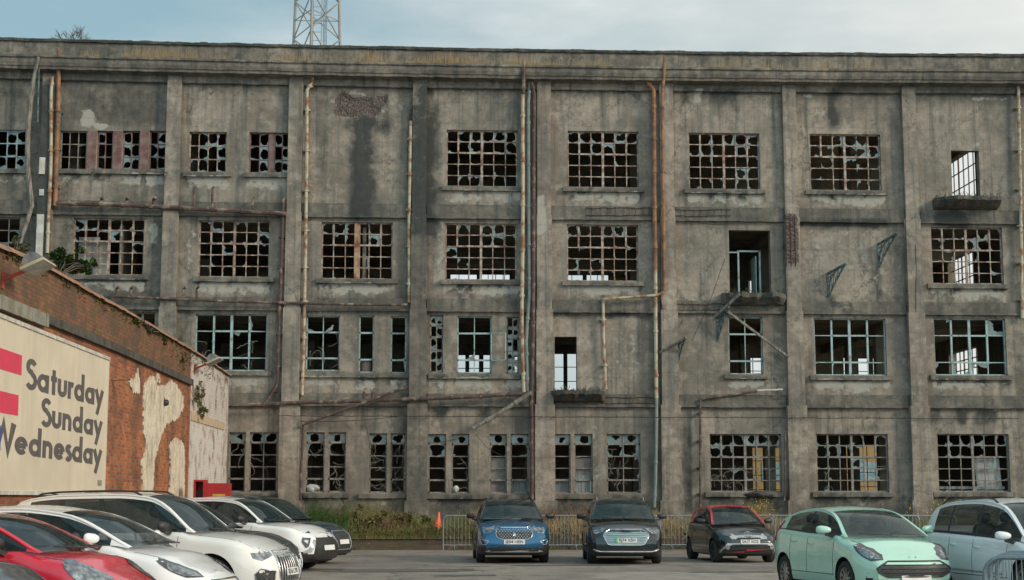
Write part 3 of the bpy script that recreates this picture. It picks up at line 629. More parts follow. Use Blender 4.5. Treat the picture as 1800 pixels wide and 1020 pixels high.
pipe([(1134,118),(1134,138),(1149,160),(1150,330),(1152,470)], 3.8*k_, 'pipe_rust', -.3); pipe([(1152,470),(1153,620),(1154,700)], 3.3*k_, 'pipe_cream', -.3, label='pale lower pipe beside the column'); pipe([(1154,700),(1152,850),(1150,892)], 3*k_, 'pipe_green', -.35)
pipe([(1168,100),(1167,138),(1164,160)], 2.8*k_, 'pipe_rust', -.66, False); pipe([(1164,160),(1165,330),(1168,512)], 2.8*k_, 'pipe_rust', -.36); pipe([(1168,514),(1156,519),(1061,526)], 2.4*k_, 'pipe_cream', -.38, False); pipe([(1060,524),(1061,600),(1065,684)], 2.8*k_, 'pipe_cream', -.2)
pipe([(1790,152),(1793,300),(1797,560)], 3*k_, 'pipe_cream', -.2)
pipe([(498,348),(495,440),(491,560),(488,672),(472,703)], 2.8*k_, 'pipe_dark', -.25)
o = pipe([(100,357),(190,359),(290,364),(400,370),(503,376)], 4*k_, 'pipe_dark', -.36); 
b = MB()
for x in (178,222,270): b = MB(); b.tube([P(x,361,-.36), P(x,352,-.38), P(x+3,347,-.5)], .06, 7); b.build('pipe_stub', M['pipe_dark'], o)
for x, h in ((341,332),(373,332),(444,350)): b = MB(); b.tube([P(x,368,-.36), P(x,h,-.34), P(x+3,h-3,-.3)], .045, 7); b.build('pipe_stub', M['pipe_dark'], o)
o = pipe([(200,521),(400,530),(600,535),(716,536)], 2.3*k_, 'pipe_dark', -.36); b = MB()
for x in (205, 230, 323, 346): b = MB(); b.tube([P(x,524,-.36), P(x,508,-.3), P(x+4,504,-.4)], .045, 7); b.build('pipe_stub', M['pipe_dark'], o)
o = pipe([(430,712),(560,707),(715,702),(820,698),(922,692)], 3.3*k_, 'pipe_dark', -.42); b = MB()
for x in (640, 655): b = MB(); b.tube([P(x,703,-.42), P(x,690,-.4), P(x+4,684,-.3)], .05, 7); b.build('pipe_stub', M['pipe_dark'], o)
pipe([(530,747),(620,715),(716,680)], 2.6*k_, 'pipe_dark', -.5, False); pipe([(831,753),(880,725),(934,690)], 3.8*k_, 'timber', -.5); pipe([(533,748),(529,830),(528,893)], 2*k_, 'pipe_dark', -.3)
pipe([(1231,892),(1231,800),(1231,702),(1331,688)], 2*k_, 'pipe_dark', -.21); pipe([(1331,687),(1376,685)], 1.8*k_, 'white_paint', -.38, False)
pipe([(1380,760),(1379,880)], 1.2*k_, 'pipe_dark', -.37, False); pipe([(1590,385),(1588,430)], .9*k_, 'pipe_dark', -.3, False)
# cable with hooks along the ground floor, exposed rebar, loose wires, vines
b = MB(); q = [P(x, 731+ (x-450)*.004+random.uniform(-.6,.6), -.44) for x in range(490, 1800, 14)]; b.tube(q, .012, 4)
for x in range(600, 1790, 22):
    if random.random() < .6: b.bar(P(x, 732+(x-450)*.004, -.44), P(x, 728+(x-450)*.004, -.3), .02)
b.build('cable', M['black'], FAC)
b = MB(); r4 = random.Random(8)
for (x0, x1, y0, y1) in ((1030,1148,364,381),(1184,1285,367,382),(1186,1275,533,547),(1060,1150,697,711)):
    for yy in (y0+2, y1-2): b.tube([P(x, yy+r4.uniform(-1.2,1.2), -.15) for x in np.linspace(x0, x1, 9)], .012, 4)
    x = x0
    while x < x1: b.tube([P(x, y0, -.14), P(x+r4.uniform(-3,3), (y0+y1)/2, -.17), P(x+r4.uniform(-2,2), y1, -.14)], .009, 4); x += r4.uniform(8, 16)
for x in (1381, 1389, 1397): b.tube([P(x, 378, -.3), P(x+1, 420, -.31), P(x+2, 468, -.3)], .012, 4)
for yy in range(384, 465, 14): b.bar(P(1380,yy,-.3), P(1398,yy,-.3), .014)
b.build('rebar', M['rebar'], FAC)
for (xa, ya, xb, yb) in ((1275,455,1215,600),(1190,380,1278,394),(1160,640,1200,560),(880,800,830,758),(712,770,752,762),(640,735,655,800),(810,770,712,775),(560,770,600,800),(1145,440,1170,560),(1610,430,1612,700),(120,370,140,400),(1240,150,1252,165),(40,262,66,268),(500,740,730,728)):
    b = MB(); pts = []; 
    for f in np.linspace(0, 1, 8): pts.append(P(xa+(xb-xa)*f+r4.uniform(-1.5,1.5), ya+(yb-ya)*f+6*math.sin(PI*f), -.3))
    b.tube(pts, .009, 4); b.build('loose_wire', M['black'], FAC)
b = MB()
for (x0, x1, y0, y1, n) in ((540,610,765,865,14),(650,712,765,865,30),(1068,1125,790,865,14),(1250,1330,820,865,16),(1450,1560,820,865,8),(402,487,770,860,10),(345,470,600,650,10),(545,595,570,650,6),(795,825,800,865,5)):
    for i in range(n):
        x, y = r4.uniform(x0, x1), r4.uniform(y0, y1); a = r4.uniform(0, 6.3); pts = []
        for k in range(9): pts.append(P(min(max(x,x0),x1), min(max(y,y0),y1), .08)); a += r4.uniform(-.9,.9); x += 4.5*math.cos(a); y += 4.5*math.sin(a)
        b.tube(pts, .007, 3)
tag(b.build('dead_creeper', mat('dry creeper stems', (.30,.29,.25), (.18,.17,.14), .9)), 'dry leafless creeper stems tangled across the lower window grilles', 'creeper', kind='stuff')
# dry grass on the cornice ledge
b = MB(); zg = pf[-2][1]+.01
for i in range(8000):
    x = r4.uniform(-19, XE); dn = max(0, vn(x, 0, 1.1, 4)*1.1+vn(x, 3, .22, 8)*.9-.85)*1.9
    if (x > 8 and r4.random() < .65) or r4.random() > dn*1.0: continue
    y = YF-r4.uniform(-.2, .35); h = r4.uniform(.12, .55)*(.45+dn*.65); l = r4.uniform(-.08,.08); z = zg+.00032*(x-3)**2
    b.add([(x-.013,y,z),(x+.013,y,z),(x+l+.003,y+r4.uniform(-.05,.05),z+h)], [(0,1,2)])
tag(b.build('ledge_grass', M['drygrass']), 'dry tan grass growing along the cornice ledge below the parapet', 'grass', kind='stuff')
# ------------------------------------------------------------------ brick boundary wall on the left (local x runs along the wall)
WO = Vector((atY(401, 750, 53.6).x, 53.6, 0)); WA = PI/2-R(.93)
WD = Vector((math.cos(WA), math.sin(WA), 0)); WN = Vector((math.sin(WA), -math.cos(WA), 0))   # WN faces the yard
def WP(px, py, off=0):                    # pixel -> (s, z) on the wall plane
    d = ray(px, py); t = (WO+WN*off-O0).dot(WN)/d.dot(WN); p = O0+d*t; return (p-WO).dot(WD), p.z
def wall_thing(name, label, cat): return thing(name, label, cat, WO, WA)
def brick_mat(name, c1, c2, mortar, grime=.5, moss=0, white=0):
    m, nt, b = base_mat(name, .92, 0, .2); tc = N(nt, 'ShaderNodeTexCoord'); sp = N(nt, 'ShaderNodeSeparateXYZ'); cb = N(nt, 'ShaderNodeCombineXYZ')
    lk(nt, tc.outputs['Object'], sp.inputs[0]); lk(nt, sp.outputs[0], cb.inputs[0]); lk(nt, sp.outputs[2], cb.inputs[1])
    br = N(nt, 'ShaderNodeTexBrick'); br.inputs['Scale'].default_value = 1; br.inputs['Brick Width'].default_value = .235; br.inputs['Row Height'].default_value = .08
    br.inputs['Mortar Size'].default_value = .009; br.inputs['Mortar Smooth'].default_value = .3; br.inputs['Bias'].default_value = -.1
    br.inputs['Color1'].default_value = c1+(1,); br.inputs['Color2'].default_value = c2+(1,); br.inputs['Mortar'].default_value = mortar+(1,)
    n0 = noise_node(nt, 9, 3); dm = N(nt, 'ShaderNodeVectorMath', operation='MULTIPLY_ADD'); 
    cc = N(nt, 'ShaderNodeCombineXYZ'); lk(nt, n0, cc.inputs[0]); lk(nt, n0, cc.inputs[1]); dm.inputs[1].default_value = (.012,.012,0)
    lk(nt, cc.outputs[0], dm.inputs[0]); lk(nt, cb.outputs[0], dm.inputs[2]); lk(nt, dm.outputs[0], br.inputs['Vector'])
    n1 = noise_node(nt, .8, 8, .65); n2 = noise_node(nt, 5, 6, .65); vo = N(nt, 'ShaderNodeTexVoronoi'); vo.inputs['Scale'].default_value = 4.3; lk(nt, tc.outputs['Object'], vo.inputs[0])
    c = mixc(nt, ramp(nt, vo.outputs['Distance'], .10, .16, (1,1,1,1), (0,0,0,1)), br.outputs[0], (.50,.12,.04))
    c = mixc(nt, mth(nt, 'MULTIPLY', ramp(nt, n1, .42, .66), grime), c, (.055,.045,.04))
    c = mixc(nt, mth(nt, 'MULTIPLY', ramp(nt, n2, .5, .72), grime*.9), c, (.11,.085,.07))
    if moss: c = mixc(nt, mth(nt, 'MULTIPLY', ramp(nt, noise_node(nt, 1.7, 8, .7), .48, .66), moss), c, (.085,.10,.03))
    if white: c = mixc(nt, mth(nt, 'MULTIPLY', ramp(nt, noise_node(nt, 1.3, 9, .75), .50, .60, (1,1,1,1), (0,0,0,1)), white), c, (.58,.56,.52))
    lk(nt, c, b.inputs['Base Color']); bump(nt, b, mth(nt, 'ADD', mth(nt, 'MULTIPLY', br.outputs['Fac'], -1.0), mth(nt, 'MULTIPLY', n2, .8)), .7, .012); return m
M['brick'] = brick_mat('orange brick', (.45,.155,.055), (.22,.062,.032), (.28,.21,.155), .72)
M['brick_moss'] = brick_mat('mossy dark brick', (.27,.115,.065), (.14,.08,.055), (.13,.105,.075), .75, .6)
M['brick_white'] = brick_mat('whitewashed brick', (.31,.19,.14), (.20,.13,.10), (.16,.13,.11), .5, .15, .8)
M['brick_white2'] = brick_mat('white painted brick', (.40,.22,.16), (.30,.18,.14), (.30,.27,.24), .35, .05, .93)
M['stone'] = mat('weathered stone', (.24,.23,.19), (.15,.15,.11), .9, sc=3, bmp=.4)
M['stone_dark'] = mat('blackened stone', (.045,.04,.035), (.085,.075,.06), .9, sc=4, bmp=.4)
M['terracotta'] = mat('mossy terracotta coping', (.34,.17,.10), (.20,.14,.09), .85, sc=3.5, p=(.4,.62), bmp=.5)
m, nt, b_ = base_mat('old cream plaster', .85, 0, .25); n1 = noise_node(nt, 2.2, 10, .7, (1.3,1,.6)); n2 = noise_node(nt, 9, 6, .7)
tcp = N(nt, 'ShaderNodeTexCoord'); vp = N(nt, 'ShaderNodeTexVoronoi', feature='DISTANCE_TO_EDGE'); vp.inputs['Scale'].default_value = 3.2; dp = N(nt, 'ShaderNodeVectorMath', operation='MULTIPLY_ADD'); cp_ = N(nt, 'ShaderNodeCombineXYZ'); lk(nt, n2, cp_.inputs[0]); lk(nt, n2, cp_.inputs[2]); dp.inputs[1].default_value = (.3,0,.3); lk(nt, cp_.outputs[0], dp.inputs[0]); lk(nt, tcp.outputs['Object'], dp.inputs[2]); lk(nt, dp.outputs[0], vp.inputs[0])
c = mixc(nt, ramp(nt, n1, .46, .66), (.62,.56,.44), (.34,.28,.21)); c = mixc(nt, mth(nt, 'MULTIPLY', ramp(nt, vp.outputs[0], .0, .03, (1,1,1,1), (0,0,0,1)), .6), c, (.15,.12,.09)); c = mixc(nt, mth(nt, 'MULTIPLY', ramp(nt, n2, .55, .7), .4), c, (.24,.20,.15))
lk(nt, c, b_.inputs['Base Color']); bump(nt, b_, n2, .5, .02); M['plaster'] = m
BW = wall_thing('brick_wall', 'tall weathered orange brick wall with terracotta coping, receding from left edge to the factory', 'wall')
cop = [WP(*q) for q in ((0,428),(60,453),(100,474),(167,514),(233,550),(300,590),(360,627),(400,655))]
ext = lambda pl, s: (s, pl[0][1]+(pl[1][1]-pl[0][1])/(pl[1][0]-pl[0][0])*(s-pl[0][0])*.3)
S0 = -40.0; cop = [ext(cop, S0)]+cop
led = [WP(*q) for q in ((0,521),(77,553),(204,607),(333,667))]; led = [ext(led, S0)]+led
def ev(pl, s):
    for (a, za), (c, zc_) in zip(pl, pl[1:]):
        if s <= c: return za+(zc_-za)*(s-a)/(c-a)
    return pl[-1][1]
SP = WP(332, 760)[0]
def strip(name, s0, s1, lo, hi, y0, y1, mt, parent=None, st=.5, lab=None):
    n = max(1, int((s1-s0)/st)); b = MB(); vs = []
    for i in range(n+1):
        s = s0+(s1-s0)*i/n; a, c = (lo(s) if callable(lo) else lo), (hi(s) if callable(hi) else hi)
        vs += [(s,y0,a),(s,y0,c),(s,y1,c),(s,y1,a)]
    b.add(vs, [(i*4+k, (i+1)*4+k, (i+1)*4+(k+1) % 4, i*4+(k+1) % 4) for i in range(n) for k in range(4)]+[(0,1,2,3),tuple(n*4+k for k in range(4))])
    return b.build(name, M[mt], parent, None, lab)
strip('brickwork', S0, SP, 0, lambda s: ev(led, s)-.1, 0, .45, 'brick', BW)
strip('parapet_brickwork', S0, SP, lambda s: ev(led, s)-.1, lambda s: ev(cop, s)-.05, .004, .45, 'brick_moss', BW)
strip('painted_pier', SP, 0, 0, lambda s: ev(cop, s)-.05, .012, .45, 'brick_white', BW)
strip('quoin', SP-.28, SP-.002, 0, lambda s: ev(led, s)-.12, -.02, 0, 'brick', BW)
# ledge of stone blocks
b = MB(); s = S0; r5 = random.Random(4); k = 0
s77 = WP(77, 558)[0]
while s < SP-.05:
    l = min(r5.uniform(.8, 1.1), SP-s)
    if s < s77 < s+l: l = s77-s+.001
    z = ev(led, s+l/2); (b if s < s77-.01 else (b2 if 'b2' in globals() and k else None) or b)
    if s >= s77-.01 and k == 0:
        b.build('pale_stone_ledge', M['stone'], BW); b = MB(); k = 1
    b.box(s+.006, s+l-.006, -.09-r5.uniform(0,.015), .0, z-.17 if k else z-.24, z+.0); s += l
b.build('stone_ledge', M['stone_dark'], BW)
b = MB(); s = S0                         # half-round coping tiles
while s < -.02:
    l = min(.46, -s); z0, z1 = ev(cop, s)-.1, ev(cop, s+l)-.1; j = r5.uniform(-.012,.012)
    prof = [(.52*math.cos(a)*.58, math.sin(a)*.15) for a in np.linspace(0, PI, 9)]
    vs = [(s+.008, .22-y, z0+zz+j) for y, zz in prof]+[(s+l-.008, .22-y, z1+zz+j) for y, zz in prof]
    b.add(vs, [(i, i+1, 10+i, 9+i) for i in range(8)]+[tuple(range(9)), tuple(range(17,8,-1))]); s += l
b.build('coping', M['terracotta'], BW)
# plaster left on the brick, in thin slabs with torn edges
def torn(pts, th, name, mt, off=0):
    q = []; 
    for i in range(len(pts)):
        a = Vector(WP(*pts[i])+(0,)); c = Vector(WP(*pts[(i+1) % len(pts)])+(0,)); n = max(1, int((c-a).length/.07)); nn = (c-a).normalized(); nn = Vector((-nn.y, nn.x, 0))
        for k in range(n): q.append(a.lerp(c, k/n)+nn*(r5.choice((-1,1))*r5.uniform(0,.06) if k else 0))
    b = MB(); b.poly([(p.x, p.y) for p in q], -off, -off-th, lambda a, c, o: (a, o, c)); m = b.mesh(name); 
    bm = bmesh.new(); bm.from_mesh(m); bmesh.ops.triangulate(bm, faces=bm.faces); bm.to_mesh(m); bm.free(); return link(m, name, M[mt], BW)
torn([(252,680),(259,668),(267,661),(276,680),(288,680),(298,669),(310,680),(320,696),(321,715),(313,733),(290,747),(283,763),(269,813),(267,880),(250,880),(247,813),(255,790),(250,747)], .035, 'plaster_patch', 'plaster')
torn([(236,665),(241,647),(244,690),(232,693),(225,671)], .035, 'plaster_patch', 'plaster')
torn([(297,782),(307,772),(320,778),(323,792),(322,885),(296,885),(298,810)], .035, 'plaster_patch', 'plaster')
torn([(276,655),(282,668),(279,673),(272,668)], .018, 'plaster_patch', 'plaster')
# bricked-up opening beyond the pier
q = [WP(336,722), WP(393,744), WP(393,756), WP(336,739)]
b = MB(); b.poly(q, -.02, .012, lambda a, c, o: (a, o, c)); b.build('lintel_board', mat('beige lintel', (.52,.40,.27), (.40,.30,.2), .8), BW)
a0, a1 = WP(337,760)[0], WP(393,760)[0]; b = MB(); b.box(a0, a1, -.012, .012, 0, WP(360,748)[1]); b.build('bricked_up_opening', M['brick_white2'], BW)
b = MB(); p = WP(196, 668); b.tube([(p[0],0,p[1]),(p[0]+.1,-.4,p[1]+.02)], .03, 6); b.build('rusty_spike', M['pipe_rust'], BW)
# the banner-like sign board
SG = wall_thing('sign_board', 'large cream sign board reading Saturday Sunday Wednesday on the brick wall', 'sign')
sr = WP(190, 700, .06)[0]; sgt = [WP(0,557,.06), WP(190,632,.06)]; zb_ = (WP(0,866,.06)[1]+WP(186,863,.06)[1])/2; s_l = -34.5
top = lambda s: sgt[0][1]+(sgt[1][1]-sgt[0][1])*(s-sgt[0][0])/(sgt[1][0]-sgt[0][0])
m, nt, b_ = base_mat('sun faded cream board', .6, 0, .3); n1 = noise_node(nt, .7, 5); n2 = noise_node(nt, 1.5, 6, .6, (1.5,1,.12)); n3 = noise_node(nt, 8, 4, .6, (1, 1, .3))
c = mixc(nt, ramp(nt, n1, .35, .65), (.62,.55,.43), (.54,.475,.37)); c = mixc(nt, mth(nt, 'MULTIPLY', ramp(nt, n2, .5, .75), .35), c, (.40,.34,.26)); c = mixc(nt, mth(nt, 'MULTIPLY', ramp(nt, n3, .6, .8), .2), c, (.38,.33,.26))
lk(nt, c, b_.inputs['Base Color']); M['signface'] = m
n = 12; b = MB(); vs = []
for i in range(n+1):
    s = s_l+(sr-s_l)*i/n; vs += [(s,-.02,zb_),(s,-.02,top(s)),(s,-.06,top(s)),(s,-.06,zb_)]
b.add(vs, [(i*4+k, (i+1)*4+k, (i+1)*4+(k+1) % 4, i*4+(k+1) % 4) for i in range(n) for k in range(4)]+[(0,1,2,3),tuple(n*4+k for k in range(4))]); b.build('board', M['signface'], SG)
b = MB(); s = s_l
while s < sr-.1:
    l = min(.82, sr-s); b.bar((s+.02,-.062,top(s)+.02), (s+l-.02,-.062,top(s+l)+.02), .05, .07); b.box(s+.02, s+l-.02, -.08, -.03, zb_-.07, zb_+.0); s += l
b.bar((sr+.01,-.045,zb_-.07), (sr+.01,-.045,top(sr)+.02), .05, .03); b.build('frame_strip', M['white_paint'], SG)
M['pink'] = mat('faded pink print', (.62,.045,.10), (.55,.05,.09), .55, sc=3); M['letter'] = mat('faded charcoal lettering', (.085,.078,.075), (.11,.10,.095), .6, sc=6); M['bluep'] = mat('blue print', (.03,.08,.45), None, .5)
def rect_on(pts, mt, name):
    b = MB(); b.poly([WP(x, y, .062) for x, y in pts], -.061, -.066, lambda a, c, o: (a, o, c)); b.build(name, M[mt], SG)
rect_on([(-30,601),(38.5,625),(37.5,660),(-30,640)], 'pink', 'pink_block'); rect_on([(-30,680),(32.5,695),(31.5,731),(-30,720)], 'pink', 'pink_block'); rect_on([(-30,744),(1,748),(.5,792),(-30,790)], 'bluep', 'blue_block')
b = MB(); z0 = WP(174,854,.06)[1]; a0 = WP(171,856,.06)[0]; a1 = WP(178,856,.06)[0]; b.box(a0, a1, -.066, -.061, z0, z0+.12); b.build('maker_plate', M['greyframe'], SG)
# geometric lettering from strokes
xh, T_ = .62, .185
def arc(cx, cy, rx, ry, a0, a1, n=14): return [(cx+rx*math.cos(R(a)), cy+ry*math.sin(R(a))) for a in np.linspace(a0, a1, n)]
h = T_/2; rr = .31-h
Gl = {
 'S': ([arc(.27,.745,.18,.175,25,270,14)+arc(.27,.29,.21,.215,90,-150,14)[1:]], .54),
 's': ([arc(.18,.455,.10,.09,25,270,10)+arc(.18,.19,.125,.12,90,-150,10)[1:]], .37),
 'a': ([arc(.31,.31,rr,rr,0,360,28), [(.31+rr,0),(.31+rr,xh)]], .66),
 'd': ([arc(.31,.31,rr,rr,0,360,28), [(.31+rr,0),(.31+rr,1.02)]], .66),
 't': ([[(.19,0),(.19,.86)], [(.03,xh-.07),(.36,xh-.07)]], .38),
 'u': ([[(h,xh),(h,.24)]+arc(.27,.24,.27-h,.24-h,180,360,12)+[(.54-h,xh)]], .56),
 'n': ([[(h,0),(h,xh)], [(h,.30)]+arc(.27,.36,.27-h,.26-h,180,0,12)+[(.54-h,0)]], .58),
 'r': ([[(h,0),(h,xh)], [(h,.30)]+arc(.27,.36,.27-h,.26-h,180,70,8)], .36),
 'y': ([[(.04,xh),(.26,.10)], [(.50,xh),(.14,-.34)]], .52),
 'e': ([arc(.31,.31,rr,rr,0,318,26), [(.09,.31),(.31+rr,.31)]], .64),
 'W': ([[(.04,1),(.27,.07),(.50,.93),(.73,.07),(.96,1)]], 1.0),
}
def ribbon(pts, t):
    pts = [Vector((x, y)) for x, y in pts]; L_, R_ = [], []; n = len(pts); closed = (pts[0]-pts[-1]).length < 1e-4
    for i, p in enumerate(pts):
        a = pts[i-1] if i else (pts[-2] if closed else p); c = pts[i+1] if i < n-1 else (pts[1] if closed else p)
        d1 = (p-a).normalized() if (p-a).length > 1e-6 else (c-p).normalized(); d2 = (c-p).normalized() if (c-p).length > 1e-6 else d1
        m_ = (d1+d2).normalized(); k = 1/max(.45, m_.dot(d1)); nn = Vector((-m_.y, m_.x))*(t/2*k); L_.append(p+nn); R_.append(p-nn)
    return L_, R_
def write(word, tl, bl, br_, capd=1.0):       # tl: pixel of cap top-left, bl: baseline left, br_: baseline right
    s0, zt = WP(*tl, .065); s0b, z0 = WP(*bl, .065); s1, z1 = WP(*br_, .065); cap = (zt-z0); adv = sum(Gl[ch][1] for ch in word)+.035*(len(word)-1)
    k = (s1-s0b)/adv; x = 0; b = MB(); off = -.0615
    for ch in word:
        for st in Gl[ch][0]:
            A_, B_ = ribbon(st, T_*(1.3 if ch == 'W' else 1)); n = len(A_); off -= .0006; vs = []
            for P_ in (A_, B_):
                for p in P_:
                    s = s0b+(x+p.x)*k; zb2 = z0+(z1-z0)*(s-s0b)/(s1-s0b); vs.append((s, off, zb2+p.y*cap))
            vs += [(a, -.0605, c) for a, _, c in vs]
            b.add(vs, [(i, i+1, n+i+1, n+i) for i in range(n-1)]+[(i, i+1, 2*n+i+1, 2*n+i) for i in range(n-1)]+[(n+i, n+i+1, 3*n+i+1, 3*n+i) for i in range(n-1)]+[(0,n,3*n,2*n),(n-1,2*n-1,4*n-1,3*n-1)])
        x += Gl[ch][1]+.035
    o = b.build('lettering', M['letter'], SG); o['label'] = 'the word '+word+' in charcoal letters'
write('Saturday', (45,628), (45,683), (180,715)); write('Sunday', (72,698), (72,749), (178,768)); write('Wednesday', (-16,737), (-16,793), (177,818))
# floodlights, camera
def flood(px, py, wd_, ln, label, off=.55, tilt=26):
    s, z = WP(px, py, off); t = thing('floodlight', label, 'floodlight', WO+WD*s+WN*off+Vector((0,0,z)), WA)
    A = Matrix.Rotation(R(-tilt), 4, 'X')            # local: x along wall, -y outwards
    b = MB(); b.box(-ln/2, ln/2, -wd_/2, wd_/2, 0, .05, A); b.build('glass_frame', mat('dull aluminium rim', (.46,.40,.28), None, .6), t)
    b = MB(); b.box(-ln/2+.05, ln/2-.05, -wd_/2+.05, wd_/2-.05, -.006, .0, A); b.build('lens', mat('milky lens', (.38,.42,.36), (.25,.3,.27), .25, sc=5), t)
    b = MB(); n = 8; vs = []
    for i in range(n+1):
        a = PI*i/n; y = -math.cos(a)*wd_*.42; zz = .05+math.sin(a)*.2
        vs += [(-ln*.42*(1-.2*math.sin(a)), y, zz), (ln*.42*(1-.2*math.sin(a)), y, zz)]
    vs = [A @ Vector(v) for v in vs]; b.add(vs, [(2*i, 2*i+1, 2*i+3, 2*i+2) for i in range(n)]+[tuple(2*i for i in range(n+1)), tuple(2*i+1 for i in range(n+1))]); b.build('housing', mat('grey lamp housing', (.10,.10,.10), (.2,.19,.17), .6, sc=5), t, 50)
    b = MB(); b.bar((0,wd_*.3,-.0), (0,off-.005,-.2), .06, .05); b.bar((0,off-.01,-.35), (0,off-.01,-.05), .14, .02); b.build('bracket', mat('red bracket', (.45,.06,.03), (.3,.05,.03), .7), t)
    return t
flood(68, 472, .42, .85, 'large rectangular floodlight on red bracket at the wall top, left edge', .6); flood(378, 637, .42, .85, 'smaller looking floodlight on the far whitewashed end of the brick wall', .6)
s, z = WP(293, 708, .1); t = thing('security_camera', 'small black dome camera on the cream plaster of the brick wall', 'camera', WO+WD*s+Vector((0,0,z)), WA)
b = MB(); b.lathe([(.001,.16),(.06,.15),(.09,.10),(.09,0),(.07,0)], Matrix.Rotation(R(90), 4, 'X'), 14); b.build('dome', M['black'], t, 50); b = MB(); b.box(-.05,.05,-.05,0,.02,.14); b.build('mount', M['greyframe'], t)
# ------------------------------------------------------------------ foliage helpers
def leaves(b, c, r, n, sz, rnd, flat=.7):
    for i in range(n):
        u = Vector((rnd.gauss(0,1), rnd.gauss(0,1), rnd.gauss(0,1))).normalized()*(rnd.random()**.45)
        p = Vector(c)+Vector((u.x*r[0], u.y*r[1], u.z*r[2])); a = Vector((rnd.gauss(0,1), rnd.gauss(0,1), rnd.gauss(0,.5))).normalized(); d_ = a.cross(Vector((rnd.random(),rnd.random(),1))).normalized()
        l = sz*rnd.uniform(.6,1.3); b.add([p-a*l, p-d_*l*.45, p+a*l, p+d_*l*.45], [(0,1,2,3)])
def at_wall(px, py, off=0): s, z = WP(px, py, off); p = WO+WD*s+WN*off; return Vector((p.x, p.y, z))
def bush(name, label, cat, base, clumps, mt, n, sz, seed, stems=8):
    rnd = random.Random(seed); t = thing(name, label, cat, base); b = MB(); st = MB(); ba = Vector(base)
    for c, r in clumps:
        c = Vector(c)-ba
        for k in range(14):
            u = Vector((rnd.gauss(0,.5)*r[0], rnd.gauss(0,.5)*r[1], rnd.gauss(0,.5)*r[2])); leaves(b, c+u, (r[0]*.3,r[1]*.3,r[2]*.28), n//14, sz, rnd)
        for k in range(stems): 
            e_ = c+Vector((rnd.uniform(-1,1)*r[0]*.8, rnd.uniform(-1,1)*r[1]*.8, rnd.uniform(-.3,.9)*r[2])); m_ = e_*.5+Vector((rnd.uniform(-.1,.1),0,.06)); st.tube([(0,0,-.05), m_, e_], [.014,.009,.004], 4)
    st.build('stems', M['twig'], t); b.build('foliage', M[mt], t); return t
p0 = at_wall(100, 482, -.3); bush('wall_bush', 'green leafy bush rooted on top of the brick wall near left edge', 'bush', p0, [(p0+Vector((.1,.5,.3)), (.34,.5,.26)), (p0+Vector((-.18,.2,.12)), (.25,.4,.2)), (p0+Vector((.34,.8,.3)),(.18,.3,.16))], 'leaf', 900, .055, 3)
p0 = at_wall(30, 447, -.25); bush('wall_sapling', 'thin yellow-green sapling on the wall coping above large floodlight', 'plant', p0, [(p0+Vector((0,.1,.22)), (.12,.2,.12)), (p0+Vector((.06,0,.05)), (.12,.2,.12))], 'leaf2', 70, .05, 5)
p0 = at_wall(345, 690, .03); bush('wall_fern', 'green weeds sprouting from the whitewashed pier below the far floodlight', 'plant', p0, [(p0+Vector((.05,0,-.05)), (.14,.9,.35)), (p0+Vector((.05,.8,-.5)), (.12,.5,.3))], 'weed', 420, .05, 6)
p0 = at_wall(262, 580, .02); bush('wall_weed', 'green weeds hanging below the coping halfway along the brick wall', 'plant', p0, [(p0, (.08,.8,.12)), (p0+Vector((0,2.1,-.1)), (.08,.5,.14)), (p0+Vector((0,-1.6,.05)), (.08,.5,.1))], 'leaf2', 260, .04, 7)
p0 = at_wall(322, 630, .02); bush('wall_weed', 'pale yellowish weed on the brick wall next to the pier corner', 'plant', p0, [(p0, (.06,.4,.25))], 'leaf2', 160, .04, 8)
b = MB(); r6 = random.Random(9)
for i in range(900):
    s = r6.uniform(-30, -.3); u = vn(s, 0, 1.3, 3)
    if r6.random() > u*1.3-.3: continue
    z = ev(cop, s)-.12-r6.random()**2*(.2 if s < -12 else .55); p = WO+WD*s+WN*.02; l = .035
    leaves(b, (p.x, p.y, z), (.03,.08,.05), 3, l, r6)
tag(b.build('moss_growth', M['leaf2']), 'small moss and weed tufts below the terracotta coping', 'moss', kind='stuff')
# dead shrub on the parapet
p0 = atY(130, 80, YF+1.0); t = thing('dead_shrub', 'leafless twiggy shrub poking above the parapet at upper left', 'shrub', p0); b = MB(); r6 = random.Random(12)
def twig(p, d_, l, r_, k):
    q = p+d_*l; b.tube([p, p.lerp(q,.5)+Vector((r6.uniform(-.03,.03),0,r6.uniform(-.02,.03))), q], [r_, r_*.8, r_*.6], 4)
    if k:
        for i in range(3): twig(p.lerp(q, r6.uniform(.5,1)), (d_+Vector((r6.uniform(-.9,.9), r6.uniform(-.4,.4), r6.uniform(-.25,.6)))).normalized(), l*.72, r_*.65, k-1)
for a in (-1.0, -.5, 0, .4, .8): twig(Vector((0,0,-.4)), Vector((a,0,1)).normalized(), .5, .02, 3)
b.build('branches', M['twig'], t)
